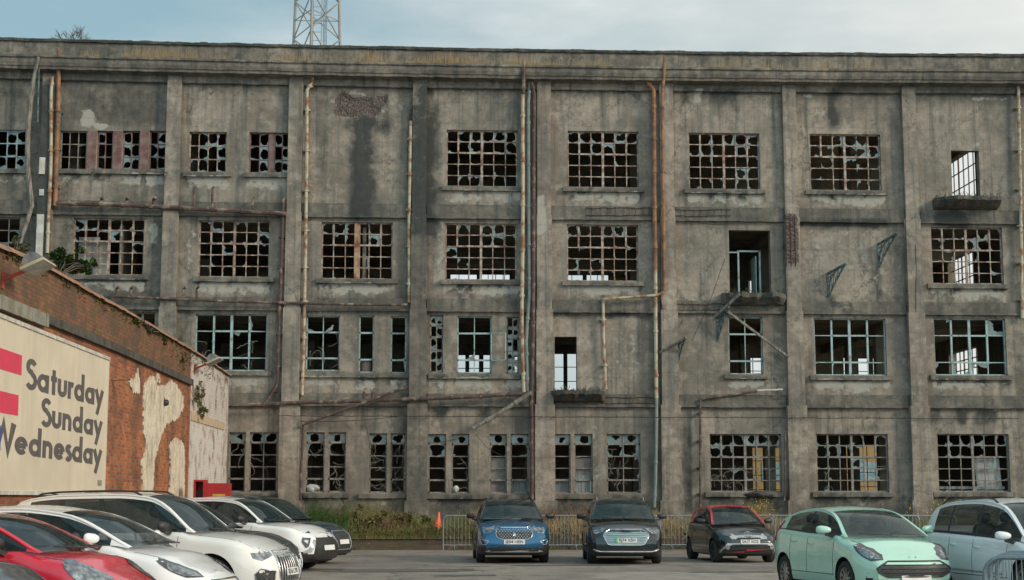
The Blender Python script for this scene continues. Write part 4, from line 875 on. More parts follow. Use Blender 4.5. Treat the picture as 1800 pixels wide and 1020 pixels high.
# ------------------------------------------------------------------ raised bed, low wall, weeds
xa, xb = atY(455, 960, 49.6).x, XE+.5
lowm = brick_mat('dark engineering brick', (.13,.085,.065), (.07,.06,.052), (.12,.11,.09), .6, .5)
o = MB().box(xa, xb, 49.6, 49.95, 0, .44).build('low_wall', lowm); tag(o, 'low dark brick retaining wall in front of the weeds under the factory', 'wall')
b = MB(); b.grid((xa, 49.9, .45), (xb-xa, 0, 0), (0, 4.3, .15), 60, 8); m_ = b.mesh('soil_bed')
for v in m_.vertices: v.co.z += .06*math.sin(v.co.x*3.1)+.05*math.sin(v.co.x*7+v.co.y*3)
structure(link(m_, 'soil_bed', mat('dry soil', (.15,.12,.08), (.10,.09,.055), .95, sc=4, bmp=.5)))
zs_ = lambda py, Y: atY(900, py, Y).z
def grass(n, x0, x1, hfun, mt, name, label, seed, y0=50.0, y1=53.6, w_=.012, lean=.25, zb=.45):
    rnd = random.Random(seed); b = MB(); a0, a1 = atY(x0,930,51).x, atY(x1,930,51).x
    for i in range(n):
        x = rnd.uniform(a0, a1); y = rnd.uniform(y0, y1); h = hfun((x-a0)/(a1-a0), x, y)*(.25+1.0*rnd.random()**1.3)*(.55+.9*vn(x*1.0, y*1.0, 2.6, seed))
        if h < .06: continue
        l = rnd.gauss(0, lean)*h; l2 = rnd.gauss(0, lean)*h; m_ = (x+l*.35, y+l2*.35, zb+h*.6)
        b.add([(x-w_,y,zb-.05),(x+w_,y,zb-.05),(m_[0]+w_*.7,m_[1],m_[2]),(m_[0]-w_*.7,m_[1],m_[2]),(x+l,y+l2,zb+h)], [(0,1,2,3),(3,2,4)])
        if rnd.random() < .35:
            for k in range(3): leaves(b, (m_[0], m_[1], zb+h*rnd.uniform(.3,.9)), (.03,.03,.04), 2, .03, rnd)
    return tag(b.build(name, M[mt]), label, 'weeds', kind='stuff')
H1 = lambda f, x, y: (.25+.80*vn(x, y*.5, .9, 3))*min(1, f*5)*(1.0 if f < .75 else .7)
grass(4800, 545, 830, H1, 'weed', 'tall_weeds', 'thick green and brown weeds in the bed under the left windows', 1)
grass(1800, 560, 720, lambda f,x,y: .95*vn(x,y,1.1,7)+.05, 'redweed', 'dead_dock', 'reddish brown seed heads among the weeds', 2, lean=.35)
grass(2600, 515, 610, lambda f,x,y: .5+.5*vn(x,y,1.5,9), 'leaf', 'green_weeds', 'fresh green weeds beside the dark blue car', 3, 49.3, 51.5)
grass(9000, 830, 1240, lambda f,x,y: .25+.5*vn(x,y*.6,.8,13), 'drygrass', 'dry_grass', 'straw coloured dry grass behind the parked cars', 4)
grass(1500, 830, 1060, lambda f,x,y: .35+.6*vn(x,y,1,17), 'redweed', 'dead_stalks', 'reddish dead stalks between blue and black cars', 5, 51.5, 53.6, lean=.35)
grass(3500, 830, 1400, lambda f,x,y: .15+.45*vn(x,y,.9,21), 'weed', 'mixed_weeds', 'olive weeds low in the dry grass', 6)
grass(2600, 1240, 1420, lambda f,x,y: .3+.45*vn(x,y,.9,23), 'drygrass', 'dry_grass', 'dry grass behind the small black car with red roof', 7)
grass(3800, 1420, 1790, lambda f,x,y: .3+.5*vn(x,y,.9,25), 'weed', 'tall_weeds', 'olive weeds behind the mint green car', 8)
b = MB(); r6 = random.Random(31)
for px, py, wx, n in ((1338,893,.35,380),(1325,905,.5,160),(1655,893,.55,380),(1600,905,.3,80),(1195,925,.3,50),(1100,900,.3,25)):
    for i in range(n):
        p = atY(px, py, 51); leaves(b, (p.x+r6.gauss(0,wx*.6), 51+r6.gauss(0,.4), p.z+r6.gauss(0,.16)), (.02,.02,.02), 1, .035, r6)
tag(b.build('yellow_flowers', mat('yellow ragwort flowers', (.60,.42,.03), (.45,.33,.03), .7, sc=5)), 'yellow ragwort flower heads above the dry weeds', 'flowers', kind='stuff')
for i_, (px, py, rx, rz_, mt, lb) in enumerate(((572,918,.5,.42,'leaf','leafy green bush beside the dark blue car nose'),(603,905,.45,.5,'leaf2','olive green bush under the pipe stub at left'),(655,912,.6,.38,'weed','bushy brown green weed clump left of the cone'),(712,915,.55,.4,'weed','rounded weed clump just left of the orange cone'),(745,925,.4,.28,'leaf2','low green clump touching the orange cone'))):
    p = atY(px, py, 50.6); bush('weed_bush', lb, 'bush', (p.x, 50.6, .5), [(Vector((p.x, 50.6, .5+rz_*.7)), (rx, .5, rz_))], mt, 620, .06, 60+i_, 14)
grass(2600, 530, 860, lambda f,x,y: .28*vn(x,y,1.3,31)+.12, 'weed', 'hanging_weeds', 'weeds hanging over the low brick wall', 11, 49.5, 49.95, lean=.8, zb=.40)
grass(1500, 600, 1400, lambda f,x,y: .25*vn(x,y,1.3,33)+.03, 'drygrass', 'hanging_grass', 'dry grass leaning over the low brick wall', 12, 49.5, 49.95, lean=.8, zb=.40)
grass(900, 540, 1650, lambda f,x,y: .22*vn(x,y,1.1,35)-.03, 'weed', 'kerb_weeds', 'small weeds at the foot of the low brick wall', 13, 49.35, 49.6, lean=.5, zb=.02)
# traffic cone
p = atY(768, 935, 50.05); t = thing('traffic_cone', 'faded orange traffic cone standing tilted among the weeds', 'cone', (p.x, 50.2, .45)); t.rotation_euler = (0, R(5), 0)
cm = mat('faded orange plastic', (.72,.12,.05), (.6,.10,.05), .5, sc=4); b = MB(); b.lathe([(.19,.03),(.16,.05),(.03,.72),(.02,.74),(.001,.74)], n=20); b.build('cone_body', cm, t, 50); b = MB(); b.box(-.2,.2,-.2,.2,0,.035); b.build('cone_base', cm, t)
# ------------------------------------------------------------------ crowd barriers
def barrier(px, Y, label, L_=2.25, rz=0, x=None, z=0, group='crowd barriers along the weed bed', first=[None]):
    if first[0] is None:
        t = thing('crowd_barrier', label, 'barrier', (0,0,0), 0, group)
        b = MB(); r_ = .021; h = 1.08; c_ = .16; pts = [(0,0,0),(0,0,h-c_)]+[(c_-c_*math.cos(a), 0, h-c_+c_*math.sin(a)) for a in np.linspace(.3, PI/2, 6)]+[(L_-c_+c_*math.sin(a), 0, h-c_+c_*math.cos(a)) for a in np.linspace(0, PI/2-.3, 6)]+[(L_,0,h-c_),(L_,0,0)]
        b.tube(pts, r_, 8); b.tube([(0,0,.16),(L_,0,.16)], r_*.8, 8); b.build('frame', M['galv'], t, 50)
        for k in range(1, 19): b = MB(); b.tube([(L_*k/19,0,.17),(L_*k/19,0,h-.02)], .0055, 6); b.build('upright_bar', M['galv'], t, 50)
        for xx in (.35, L_-.35): b = MB(); b.tube([(xx,-.3,.015),(xx,-.12,.09),(xx,.12,.09),(xx,.3,.015)], .018, 6); b.tube([(xx,0,.09),(xx,0,.17)], .018, 6); b.build('foot', M['galv'], t, 50)
        first[0] = t
    else: t = copy_tree(first[0]); t['label'] = label; t['group'] = group
    t.location = (x if x is not None else atY(px, 940, Y).x, Y, z); t.rotation_euler = (0,0,rz); return t
x = atY(779, 940, 49.2).x; lb = ['crowd barrier end standing beside the orange cone and blue car', 'crowd barrier behind the blue car', 'crowd barrier between the blue and black cars', 'crowd barrier behind the black car with pale octagonal grille', 'crowd barrier between black car and red roofed car']
for l in lb: barrier(0, 49.2, l, x=x); x += 2.3
for l, xx in (('crowd barrier beside yellow flowers right of red roofed car', atY(1240,940,49.3).x), ('crowd barrier just behind the mint car bonnet', atY(1372,940,49.25).x), ('crowd barrier behind the mint car windscreen', atY(1500,940,49.0).x)): barrier(0, 49.3, l, x=xx)
barrier(0, 48.2, 'nearer crowd barrier between mint car and silver people carrier', x=atY(1560,940,48.2).x, rz=.05)
g = 'stacked crowd barriers at the lower right corner'
for k, (px, Y, rz, l) in enumerate(((1728,13.7,-.52,'nearest crowd barrier end in the lower right stack'),(1738,14.3,-.55,'middle crowd barrier in the lower right stack'),(1750,14.9,-.62,'rear crowd barrier in the lower right stack'))):
    barrier(px, Y, l, rz=rz, group=g, z=.02)
# ------------------------------------------------------------------ red cabinet by the wall end
YC = 44.0; x0, x1 = atY(343, 850, YC).x, atY(405, 850, YC).x; t = thing('red_cabinet', 'red steel cabinet with an open dark bay beside the wall end', 'cabinet', ((x0+x1)/2, YC, 0)); w_ = (x1-x0)/2
rm = mat('red enamel', (.42,.02,.025), (.33,.02,.02), .45, sc=3); z1 = zs_(844, YC); z2 = zs_(850, YC); b = MB(); xs = -w_+(x1-x0)*.32
b.box(-w_,-w_+.05,-.3,.3,0,z1); b.box(xs-.05,xs,-.3,.3,0,z1); b.box(-w_+.05,xs-.05,-.3,.3,z1-.05,z1); b.box(-w_+.05,xs-.05,.25,.3,0,z1-.05); b.build('frame', rm, t)
b = MB(); b.box(xs+.002, w_, -.3, .3, 0, z2); b.build('door', rm, t); b = MB(); b.box(w_-.45, w_-.1, -.31, -.3, z2-.40, z2-.30); b.build('label_strip', mat('yellow strip', (.6,.45,.05)), t)
b = MB(); b.box(-w_+.05, xs-.05, -.1, .25, .2, z1-.3); b.build('inner_box', M['black'], t)
# small things in the windows
def lump(name, px, py, r, mt, label, cat, dy=.1, seed=1):
    rnd = random.Random(seed); u, z = F(px, py); m_ = bmesh.new(); bmesh.ops.create_icosphere(m_, subdivisions=3, radius=1)
    for v in m_.verts:
        k = 1+.35*(vn(v.co.x*2+seed, v.co.z*2+v.co.y, 1.3, seed)-.5)*2; v.co = Vector((v.co.x*r[0]*k, v.co.y*r[1]*k, v.co.z*r[2]*k))
    me = bpy.data.meshes.new(name); m_.to_mesh(me); m_.free(); o = link(me, name, M[mt], None, 60); o.location = (u, YF+dy, z); return tag(o, label, cat)
M['bagw'] = mat('white plastic bag', (.5,.5,.48), (.35,.35,.33), .4); M['sack'] = mat('dusty pink drum', (.34,.24,.20), (.26,.2,.17), .85)
lump('plastic_bag', 549, 858, (.22,.12,.14), 'bagw', 'crumpled white plastic bag on the ground floor sill at left', 'bag', .1, 3)
lump('black_bag', 1332, 869, (.5,.12,.13), 'black', 'black bin bag draped on the sill above the red roofed car', 'bag', -.08, 5)
lump('white_rag', 801, 860, (.1,.06,.12), 'bagw', 'small white rag caught in a ground floor window grille', 'rag', .1, 6)
u0, u1, z0, z1 = RC(632,634,652,655); b = MB(); r_ = (u1-u0)/2; b.lathe([(.001,z0),(r_*.85,z0),(r_,z0+.1),(r_,z1-.05),(r_*.9,z1),(.001,z1)], Matrix.Translation(((u0+u1)/2, YF+.5, 0)), 16); tag(b.build('drum', M['sack'], None, 50), 'dusty pinkish drum standing inside a narrow second floor window', 'drum')
# pigeon
u, z = F(579, 580); t = bmesh.new(); me = MB(); me.tube([(u-.16,YF+.05,z-.1),(u-.07,YF+.05,z-.03),(u+.0,YF+.05,z+.0),(u+.07,YF+.04,z+.05),(u+.09,YF+.03,z+.12),(u+.11,YF+.02,z+.15),(u+.15,YF+.02,z+.14)], [.01,.045,.07,.06,.035,.035,.006], 10); t.free()
o = me.build('pigeon', mat('grey pigeon', (.33,.36,.40), (.2,.22,.25), .8, sc=9), None, 60); tag(o, 'grey pigeon perched on a bar in a second floor window', 'bird')
# ------------------------------------------------------------------ lattice mast on the roof
YM = 61.0; z0 = ZTOP+.36; pl, pr, pm = atY(512,85,YM), atY(602,85,YM), atY(546,85,YM-1.7)
t = thing('lattice_mast', 'steel lattice mast with ladder rising behind the parapet', 'mast', ((pl.x+pr.x)/2, YM, z0)); ba = Vector(t.location)
H_ = 14; base = [Vector((pl.x,YM,z0)), Vector((pr.x,YM,z0)), Vector((pm.x,YM-1.7,z0))]; cx = sum(base, Vector())/3; tp = [p+(cx-p)*.42+Vector((0,0,H_)) for p in base]
mm = mat('painted mast steel', (.32,.27,.22), (.20,.24,.26), .6, sc=2)
at_ = lambda i, z: base[i].lerp(tp[i], (z-z0)/H_)-ba
for i in range(3): b = MB(); b.tube([base[i]-ba, tp[i]-ba], .055, 8); b.build('leg', mm, t, 50)
zb0 = zs_(76, YM); dz = 1.55; b = MB(); hz = MB()
for k in range(-1, 8):
    za = zb0+(k)*dz; zb3 = za+dz; zm = za+dz/2
    if za < z0: continue
    for i in range(3):
        j = (i+1) % 3; b.bar(at_(i,za), at_(j,zb3), .038); b.bar(at_(j,za), at_(i,zb3), .038); hz.bar(at_(i,zm), at_(j,zm), .03)
b.build('cross_brace', mm, t); hz.build('horizontal_brace', mm, t)
b = MB(); xl = Vector((atY(552,40,YM).x, YM-.5, 0))-Vector((ba.x,ba.y,0)); 
for dx in (0, .35): b.bar(xl+Vector((dx,0,0)), xl+Vector((dx*.9,0,H_)), .03)
for k in range(40): b.bar(xl+Vector((0,0,.35*k)), xl+Vector((.34,0,.35*k)), .02)
b.build('ladder', mm, t); b = MB()
for k in range(3): b.tube([xl+Vector((.42+.06*k,.05,0)), xl+Vector((.42+.05*k,.05,H_))], .02, 5)
b.build('cable_run', M['galv'], t, 50)
# ------------------------------------------------------------------ yellow building seen through the ruin
t = thing('yellow_building', 'yellow clad building with blue windows seen through the ruined ground floor', 'building', (10, 80, 0)); ym = mat('yellow cladding', (.36,.24,.09), (.27,.18,.07), .7, sc=.8)
b = MB(); b.box(-9, 24, 0, 6, 0, 4.6); b.build('wall', ym, t); 
for k in range(14): b = MB(); b.box(-8.5+2.3*k, -6.9+2.3*k, -.04, 0, 2.5, 3.5); b.build('window', mat('blue glazing', (.08,.24,.30), (.3,.36,.36), .2) if k == 0 else bpy.data.materials['blue glazing'], t)
b = MB(); b.box(-9.1, 24.1, -.08, 6.1, 4.6, 4.8); b.box(-9.05,24.05,-.06,0,1.2,1.35); b.build('trim', M['black'], t)
# ------------------------------------------------------------------ cars
def paint(name, c, metal=.3, rough=.28, coat=1.0):
    m, nt, b = base_mat(name, rough, metal); n = noise_node(nt, 3, 4); n2 = noise_node(nt, 1.2, 6, .6, (1,1,3))
    col = mixc(nt, mth(nt, 'MULTIPLY', ramp(nt, n2, .45, .75), .25), c, tuple(.6*x+.06 for x in c)); lk(nt, col, b.inputs['Base Color'])
    lk(nt, mth(nt, 'ADD', mth(nt, 'MULTIPLY', n, .14), rough-.05), b.inputs['Roughness'])
    b.inputs['Coat Weight'].default_value = coat; b.inputs['Coat Roughness'].default_value = .06; return m
def car_glass():
    m, nt, b = base_mat('tinted car glass', .04, 0, .8); b.inputs['Base Color'].default_value = (.01,.03,.034,1); b.inputs['Alpha'].default_value = .62
    n = noise_node(nt, 2, 5); lk(nt, mth(nt, 'ADD', mth(nt, 'MULTIPLY', n, .06), -.01), b.inputs['Roughness']); return m
M['cglass'] = car_glass(); M['trim'] = mat('black plastic trim', (.018,.019,.02), (.03,.03,.03), .5, sc=20); M['tyre'] = mat('tyre rubber', (.018,.018,.018), (.035,.034,.03), .85, sc=12)
M['alloy'] = mat('silver alloy', (.45,.46,.46), (.3,.3,.3), .3, .9, sc=6); M['chrome'] = mat('chrome', (.72,.75,.76), (.6,.62,.62), .12, 1.0, sc=4)
M['lamp'] = mat('clear headlamp', (.42,.45,.46), (.16,.17,.18), .08, .75, sc=14, spec=1); M['lampdark'] = mat('smoked lamp', (.03,.035,.04), (.06,.065,.07), .1, 0, sc=14, spec=1); M['bulb'] = mat('lamp reflector', (.75,.75,.72), (.5,.5,.5), .12, .8, sc=9)
M['cloth'] = mat('dark seat cloth', (.035,.035,.036), (.05,.05,.05), .9, sc=8); M['plate'] = mat('white number plate', (.72,.73,.70), (.62,.62,.6), .4, sc=5); M['platetext'] = mat('plate characters', (.015,.015,.015), None, .5)
M['shade'] = mat('pale dashboard sunshade', (.33,.36,.34), (.24,.26,.25), .6, sc=3); M['amber'] = mat('amber lens', (.6,.2,.03), None, .2); M['redlens'] = mat('red lens', (.45,.015,.02), None, .15); M['ev'] = mat('green plate flash', (.05,.5,.08), None, .4)
M['silverp'] = mat('silver trim paint', (.55,.57,.58), (.42,.44,.45), .3, .6, sc=5)
def herm(pts):
    xs = [p[0] for p in pts]; ys = [p[1] for p in pts]; n = len(xs); d = [(ys[i+1]-ys[i])/(xs[i+1]-xs[i]) for i in range(n-1)]
    m_ = [d[0]]+[(0 if d[i-1]*d[i] <= 0 else 2*d[i-1]*d[i]/(d[i-1]+d[i])) for i in range(1, n-1)]+[d[-1]]
    def f(x):
        if x <= xs[0]: return ys[0]
        if x >= xs[-1]: return ys[-1]
        i = max(k for k in range(n) if xs[k] <= x); i = min(i, n-2); h_ = xs[i+1]-xs[i]; t = (x-xs[i])/h_
        return (2*t**3-3*t*t+1)*ys[i]+(t**3-2*t*t+t)*h_*m_[i]+(-2*t**3+3*t*t)*ys[i+1]+(t**3-t*t)*h_*m_[i+1]
    return f
def bvh_of(me):
    return BVHTree.FromPolygons([v.co.copy() for v in me.vertices], [tuple(p.vertices) for p in me.polygons])
def tess(pts, step, fn, name):
    b = bmesh.new(); f = b.faces.new([b.verts.new((x, y, 0)) for x, y in pts]); bmesh.ops.triangulate(b, faces=[f])
    for ax in (0, 1):
        lo = min(p[ax] for p in pts); hi = max(p[ax] for p in pts); k = int(lo/step)
        v = math.floor(lo/step)*step+step
        while v < hi-1e-5:
            co = [0,0,0]; no = [0,0,0]; co[ax] = v; no[ax] = 1
            bmesh.ops.bisect_plane(b, geom=b.verts[:]+b.edges[:]+b.faces[:], plane_co=co, plane_no=no, dist=1e-6); v += step
    ok = True
    for v in b.verts:
        q = fn(v.co.x, v.co.y)
        if q is None: v.tag = True; continue
        v.co = q
    bad = [v for v in b.verts if v.tag]
    if bad: bmesh.ops.delete(b, geom=bad, context='VERTS')
    me = bpy.data.meshes.new(name); b.to_mesh(me); b.free(); return me
class Car:
    def __init__(s, name, label, cat, sp, paintm, roofm=None, group=None):
        s.sp = sp; s.P = paintm; s.roofm = roofm or paintm; s.t = thing(name, label, cat); L_, W_, H_ = sp['dim']; s.L = L_; s.W = W_
        s.deck = herm(sp['deck']); s.roof = herm(sp['roof']); xs_ = sp['roof']; s.xr0, s.xcowl = xs_[0][0], xs_[-1][0]; s.xwt = sp['xwt']; s.xrr = sp['xrr']
        s.body(); s.cabin(); s.wheels(); s.interior(); s.mirrors()
    def hw(s, x):
        L_, W_ = s.L, s.W; a = L_/2-sp_get(s.sp, 'nose', .75); r = L_/2-.55; k = W_/2
        if x > a: t = (x-a)/(L_/2-a); k *= 1-s.sp.get('nt', .30)*t**2.6
        if x < -r: t = (-x-r)/(.55); k *= 1-.20*t**2.6
        return k
    def body(s):
        sp = s.sp; L_, W_ = s.L, s.W; zb = sp.get('zb', .20); X = sorted(set([round(v, 4) for v in list(np.linspace(-L_/2, L_/2, 34))+[L_/2-.04, L_/2-.1, L_/2-.18, -L_/2+.04, -L_/2+.1]])); rows = []
        cr_ = lambda x: .07 if x > s.xcowl else .07*max(0, 1-(s.xcowl-x)/.2)
        for x in X:
            w = s.hw(x); zt = s.deck(x); zs = zt-cr_(x); e_ = 0
            if x > L_/2-.05: zs -= .02; 
            zl = zb+(.06 if abs(x) > L_/2-.12 else 0); m_ = .55*zs+.45*zl
            sec = [(.86*w, zl), (.95*w, zl+.035), (.985*w, zl+.13), (.99*w, zl+.24), (w, m_), (.995*w, m_+.10), (.975*w, zs-.13), (.965*w, zs-.075), (.945*w, zs-.03), (.90*w, zs)]
            topy = [(f*.9*w, zs+(zt-zs)*(1-f**2.4)) for f in (.85,.62,.3,0)]
            half = [(0, zl)]+sec+topy; rows.append((x, half))
        def shear(x, z):
            f = sstep(L_/2-.6, L_/2, x); zt = s.deck(L_/2); g = max(0, (z-.50)/(max(zt, .75)-.50)); lo = max(0, (.42-z)/.25); q = float(-f*(sp.get('sh', .14)*g**1.6+.07*lo**1.5))
            fr = 1-sstep(-L_/2, -L_/2+.4, x); g2 = max(0, (z-.6)/.5); q += float(fr*(.07*g2+.06*lo)); return q
        b = MB(); K = len(rows[0][1]); ring = []
        for x, hf in rows:
            full = [(y, z) for y, z in hf]+[(-y, z) for y, z in hf[-2:0:-1]]; ring.append([(x+shear(x, z), y, z) for y, z in full])
        n = len(ring[0]); b.add([p for r_ in ring for p in r_], [(i*n+k, (i+1)*n+k, (i+1)*n+(k+1) % n, i*n+(k+1) % n) for i in range(len(ring)-1) for k in range(n)])
        for end in (0, -1):                # bowed nose and tail
            x, hf = rows[end]; sg = 1 if end == -1 else -1; C_ = 10; vs = []; idx = range(0, K)
            for k in idx:
                y, z = hf[k]
                for c_ in range(C_+1):
                    f = -1+2*c_/C_; yy = y*f; bow = sg*sp.get('bow', .07)*(1-f*f)*(1 if 0 < k < K-1 else 0)
                    if k in (0,): yy = hf[1][0]*f*.98; bow = 0
                    zz = z
                    if k >= K-4: zz = z; bow *= .35
                    vs.append((x+shear(x, z)+bow, yy, zz))
            m_ = [(k*(C_+1)+c_, k*(C_+1)+c_+1, (k+1)*(C_+1)+c_+1, (k+1)*(C_+1)+c_) for k in range(1, K-2) for c_ in range(C_)]; b.add(vs, m_)
        me = b.mesh('body'); bm = bmesh.new(); bm.from_mesh(me); bmesh.ops.remove_doubles(bm, verts=bm.verts, dist=.002); bmesh.ops.holes_fill(bm, edges=[e for e in bm.edges if e.is_boundary]); bmesh.ops.recalc_face_normals(bm, faces=bm.faces)
        print('CAR', s.t['label'][:30], 'vol', bm.calc_volume(signed=True), 'nonman', sum(1 for e in bm.edges if not e.is_manifold)); bm.to_mesh(me); bm.free()
        s.bvh = bvh_of(me); o = link(me, 'body', s.P, s.t); me.materials.append(M['trim'])
        wb, fo, r_ = sp['wb'], sp['fo'], sp['rw']; s.xf = L_/2-fo; s.xrw = s.xf-wb
        bm = bmesh.new()
        for x in (s.xf, s.xrw):
            for sg in (1, -1):
                Mx = Matrix.Translation((x, sg*(W_/2-.05), r_+.01)) @ Matrix.Rotation(R(90), 4, 'X'); bmesh.ops.create_cone(bm, cap_ends=True, cap_tris=False, segments=40, radius1=r_+.055, radius2=r_+.055, depth=.5, matrix=Mx)
        bmesh.ops.recalc_face_normals(bm, faces=bm.faces)
        if bm.calc_volume(signed=True) < 0: bmesh.ops.reverse_faces(bm, faces=bm.faces)
        cm_ = bpy.data.meshes.new('c'); bm.to_mesh(cm_); bm.free(); cm_.materials.append(M['trim']); cm_.materials.append(M['trim'])
        for p_ in cm_.polygons: p_.material_index = 1
        co = bpy.data.objects.new('c', cm_); C.objects.link(co); md = o.modifiers.new('b', 'BOOLEAN'); md.operation = 'DIFFERENCE'; md.object = co; md.solver = 'EXACT'; md.use_self = True
        bpy.context.view_layer.update(); dg = bpy.context.evaluated_depsgraph_get(); nm = bpy.data.meshes.new_from_object(o.evaluated_get(dg)); o.modifiers.clear(); o.data = nm; bpy.data.objects.remove(co)
        nm.name = 'body'
        for p_ in nm.polygons:             # lower cladding
            if p_.center.z < sp.get('clad', .30) and abs(p_.center.x) < L_/2+.2: p_.material_index = 1
        nm.shade_smooth(); nm.set_sharp_from_angle(angle=R(38)); s.o = o
    def cabin(s):
        sp = s.sp; X = set(np.round(np.linspace(s.xwt, s.xcowl, 8), 4)) | set(np.round(np.linspace(s.xr0, s.xrr, 6), 4)) | set(np.round(np.linspace(s.xrr, s.xwt, 10), 4))
        for a, c_, ty in sp['side']: X |= {round(a, 4), round(c_, 4)}
        X = sorted(X); out = []
        for x in X:
            if not out or x-out[-1] > .004: out.append(x)
        X = out; zmax = max(z for _, z in sp['roof']); wr = sp['wr']; V = [0, .09, .3, .55, .8, .90, 1.0]; Cc = [-1,-.94,-.7,-.4,0,.4,.7,.94,1]; fw = lambda x: max(0, min(1, (x-s.xwt)/(s.xcowl-s.xwt)))
        G = []
        for x in X:
            zb = s.deck(x); zt = max(s.roof(x), zb+.001); hf = max(0, min(1, (zt-zb)/(zmax-zb))); wbelt = .90*s.hw(x)-.004; yu = wbelt+(wr-wbelt)*hf**.92; zu = zt-.045*hf; row = []
            for v in V: row.append((x, -(wbelt+(yu-wbelt)*v+.02*math.sin(PI*v)*hf), zb-.004+(zu-zb)*v))
            f = fw(x); bul = sp.get('bul', .16)*min(1, f*2.5)*(1 if f else 0); fr = max(0, min(1, (s.xrr-x)/(s.xrr-s.xr0))); bul -= .06*min(1, fr*3)
            for c_ in Cc[1:-1]: row.append((x+bul*(1-c_*c_), yu*c_, zu+(zt-zu)*(1-c_*c_)*.9+(.02*(1-c_*c_) if f > .9 else 0)))
            for v in V[::-1]: row.append((x, (wbelt+(yu-wbelt)*v+.02*math.sin(PI*v)*hf), zb-.004+(zu-zb)*v))
            G.append(row)
        n = len(G[0]); nv = len(V); parts = {}
        def put(key, i, k): parts.setdefault(key, []).append((i, k))
        sd_ = lambda x: next((ty for a, c_, ty in sp['side'] if a-.003 <= x <= c_+.003), 'p')
        for i in range(len(X)-1):
            xm = (X[i]+X[i+1])/2
            for k in range(n-1):
                if k < nv-1 or k >= n-nv:
                    v = k if k < nv-1 else n-2-k; ty = sd_(xm)
                    if ty == 'b' and 0 < v < 5: put('pillar', i, k)
                    elif ty[0] == 'g' and 0 < v < 5: put('sw'+ty+('r' if k < nv else 'l'), i, k)
                    elif v == 0: put('pillar', i, k)
                    else: put('roof', i, k)
                else:
                    c_ = (k-(nv-1)); 
                    if xm > s.xwt and 0 < c_ < 7: put('ws', i, k)
                    elif xm < s.xrr and 0 < c_ < 7 and X[i] > s.xr0+.02: put('rw', i, k)
                    else: put('roof', i, k)
        nm = {'ws': 'windscreen', 'rw': 'rear_window', 'roof': 'roof', 'pillar': 'pillar'}
        for key, fc in parts.items():
            b = MB(); used = {}; 
            for i, k in fc:
                q = []
                for a, c_ in ((i,k),(i+1,k),(i+1,k+1),(i,k+1)):
                    if (a,c_) not in used: used[(a,c_)] = len(b.v); b.v.append(G[a][c_])
                    q.append(used[(a,c_)])
                b.f.append(tuple(q))
            name = nm.get(key, 'side_window'); mt = s.roofm if key == 'roof' else M['trim'] if key == 'pillar' else M['cglass']; o = b.build(name, mt, s.t, 50)
            if key == 'ws': s.ws = o
        for sg in (1, -1):                 # pillars along the cabin edge
            pts = [Vector(G[i][nv-1]) for i in range(len(X))]; pts = [Vector((p.x, p.y*(-sg), p.z)) for p in pts]; b = MB(); b.tube([p+Vector((0,0,-.008)) for p in pts], [.006]+[.018]*(len(pts)-3)+[.014,.003], 8)
            b.build('roof_pillar', s.roofm if not sp.get('blackpil') else s.roofm, s.t, 60)
            if sp.get('rails'):
                q = [Vector((p.x, p.y*.97, p.z+.055)) for p in pts if s.xrr+.1 < p.x < s.xwt-.15]; q = [q[0]+Vector((-.12,0,-.06))]+q+[q[-1]+Vector((.12,0,-.06))]; b = MB(); b.tube(q, .017, 6); b.build('roof_rail', M[sp['rails']], s.t, 60)
        # wipers
        b = MB(); xw = s.xcowl
        for y0, y1 in ((.55,-.02),(0,-.55)):
            q = []; 
            for f in np.linspace(0, 1, 5): 
                y = (y0+(y1-y0)*f); c_ = y/(.9*s.hw(xw)); q.append((xw+.02+sp.get('bul', .16)*(1-c_*c_)-.05*f, y, s.deck(xw)+.03+.03*f))
            b.tube(q, .009, 5)
        b.build('wiper', M['trim'], s.t)
    def wheels(s):
        r_ = s.sp['rw']; w_ = .215; rim = r_*.66; tw = M['tyre']; k = 0
        for x in (s.xf, s.xrw):
            for sg in (1, -1):
                yc = sg*(s.W/2-.015-w_/2); Mx = Matrix.Translation((x, yc, r_)) @ Matrix.Rotation(R(-90*sg), 4, 'X') @ Matrix.Rotation(R(11*k), 4, 'Z'); k += 1
                b = MB(); b.lathe([(rim,-w_/2),(r_*.93,-w_/2),(r_,-w_*.36),(r_,w_*.36),(r_*.93,w_/2),(rim+.01,w_/2-.004),(rim-.005,w_/2-.03)], Mx, 36); o = b.build('wheel', tw, s.t, 40)
                b = MB(); b.lathe([(rim,w_/2-.01),(rim-.02,w_/2-.02),(rim-.025,w_/2-.07)], Mx, 36); ns = s.sp.get('spokes', 5)
                for q in range(ns):
                    a = 2*PI*q/ns; ca, sa = math.cos(a), math.sin(a); e_ = .05 if ns < 8 else .028
                    vs = [(.02*ca-e_*sa*1.1, .02*sa+e_*ca*1.1, w_/2-.035),(.02*ca+e_*sa*1.1, .02*sa-e_*ca*1.1, w_/2-.035),((rim-.012)*ca+e_*sa*.7, (rim-.012)*sa-e_*ca*.7, w_/2-.018),((rim-.012)*ca-e_*sa*.7, (rim-.012)*sa+e_*ca*.7, w_/2-.018)]
                    vs = vs+[(p[0], p[1], p[2]-.03) for p in vs]; b.add([Mx @ Vector(p) for p in vs], [(0,1,2,3),(4,7,6,5),(0,4,5,1),(1,5,6,2),(2,6,7,3),(3,7,4,0)])
                b.lathe([(.001,w_/2-.02),(.045,w_/2-.022),(.05,w_/2-.04)], Mx, 16); b.build('rim', M[s.sp.get('rimm', 'alloy')], o, 40)
                b = MB(); b.lathe([(.001,w_/2-.085),(rim-.03,w_/2-.085)], Mx, 24); b.build('brake_disc', M['black'], o)
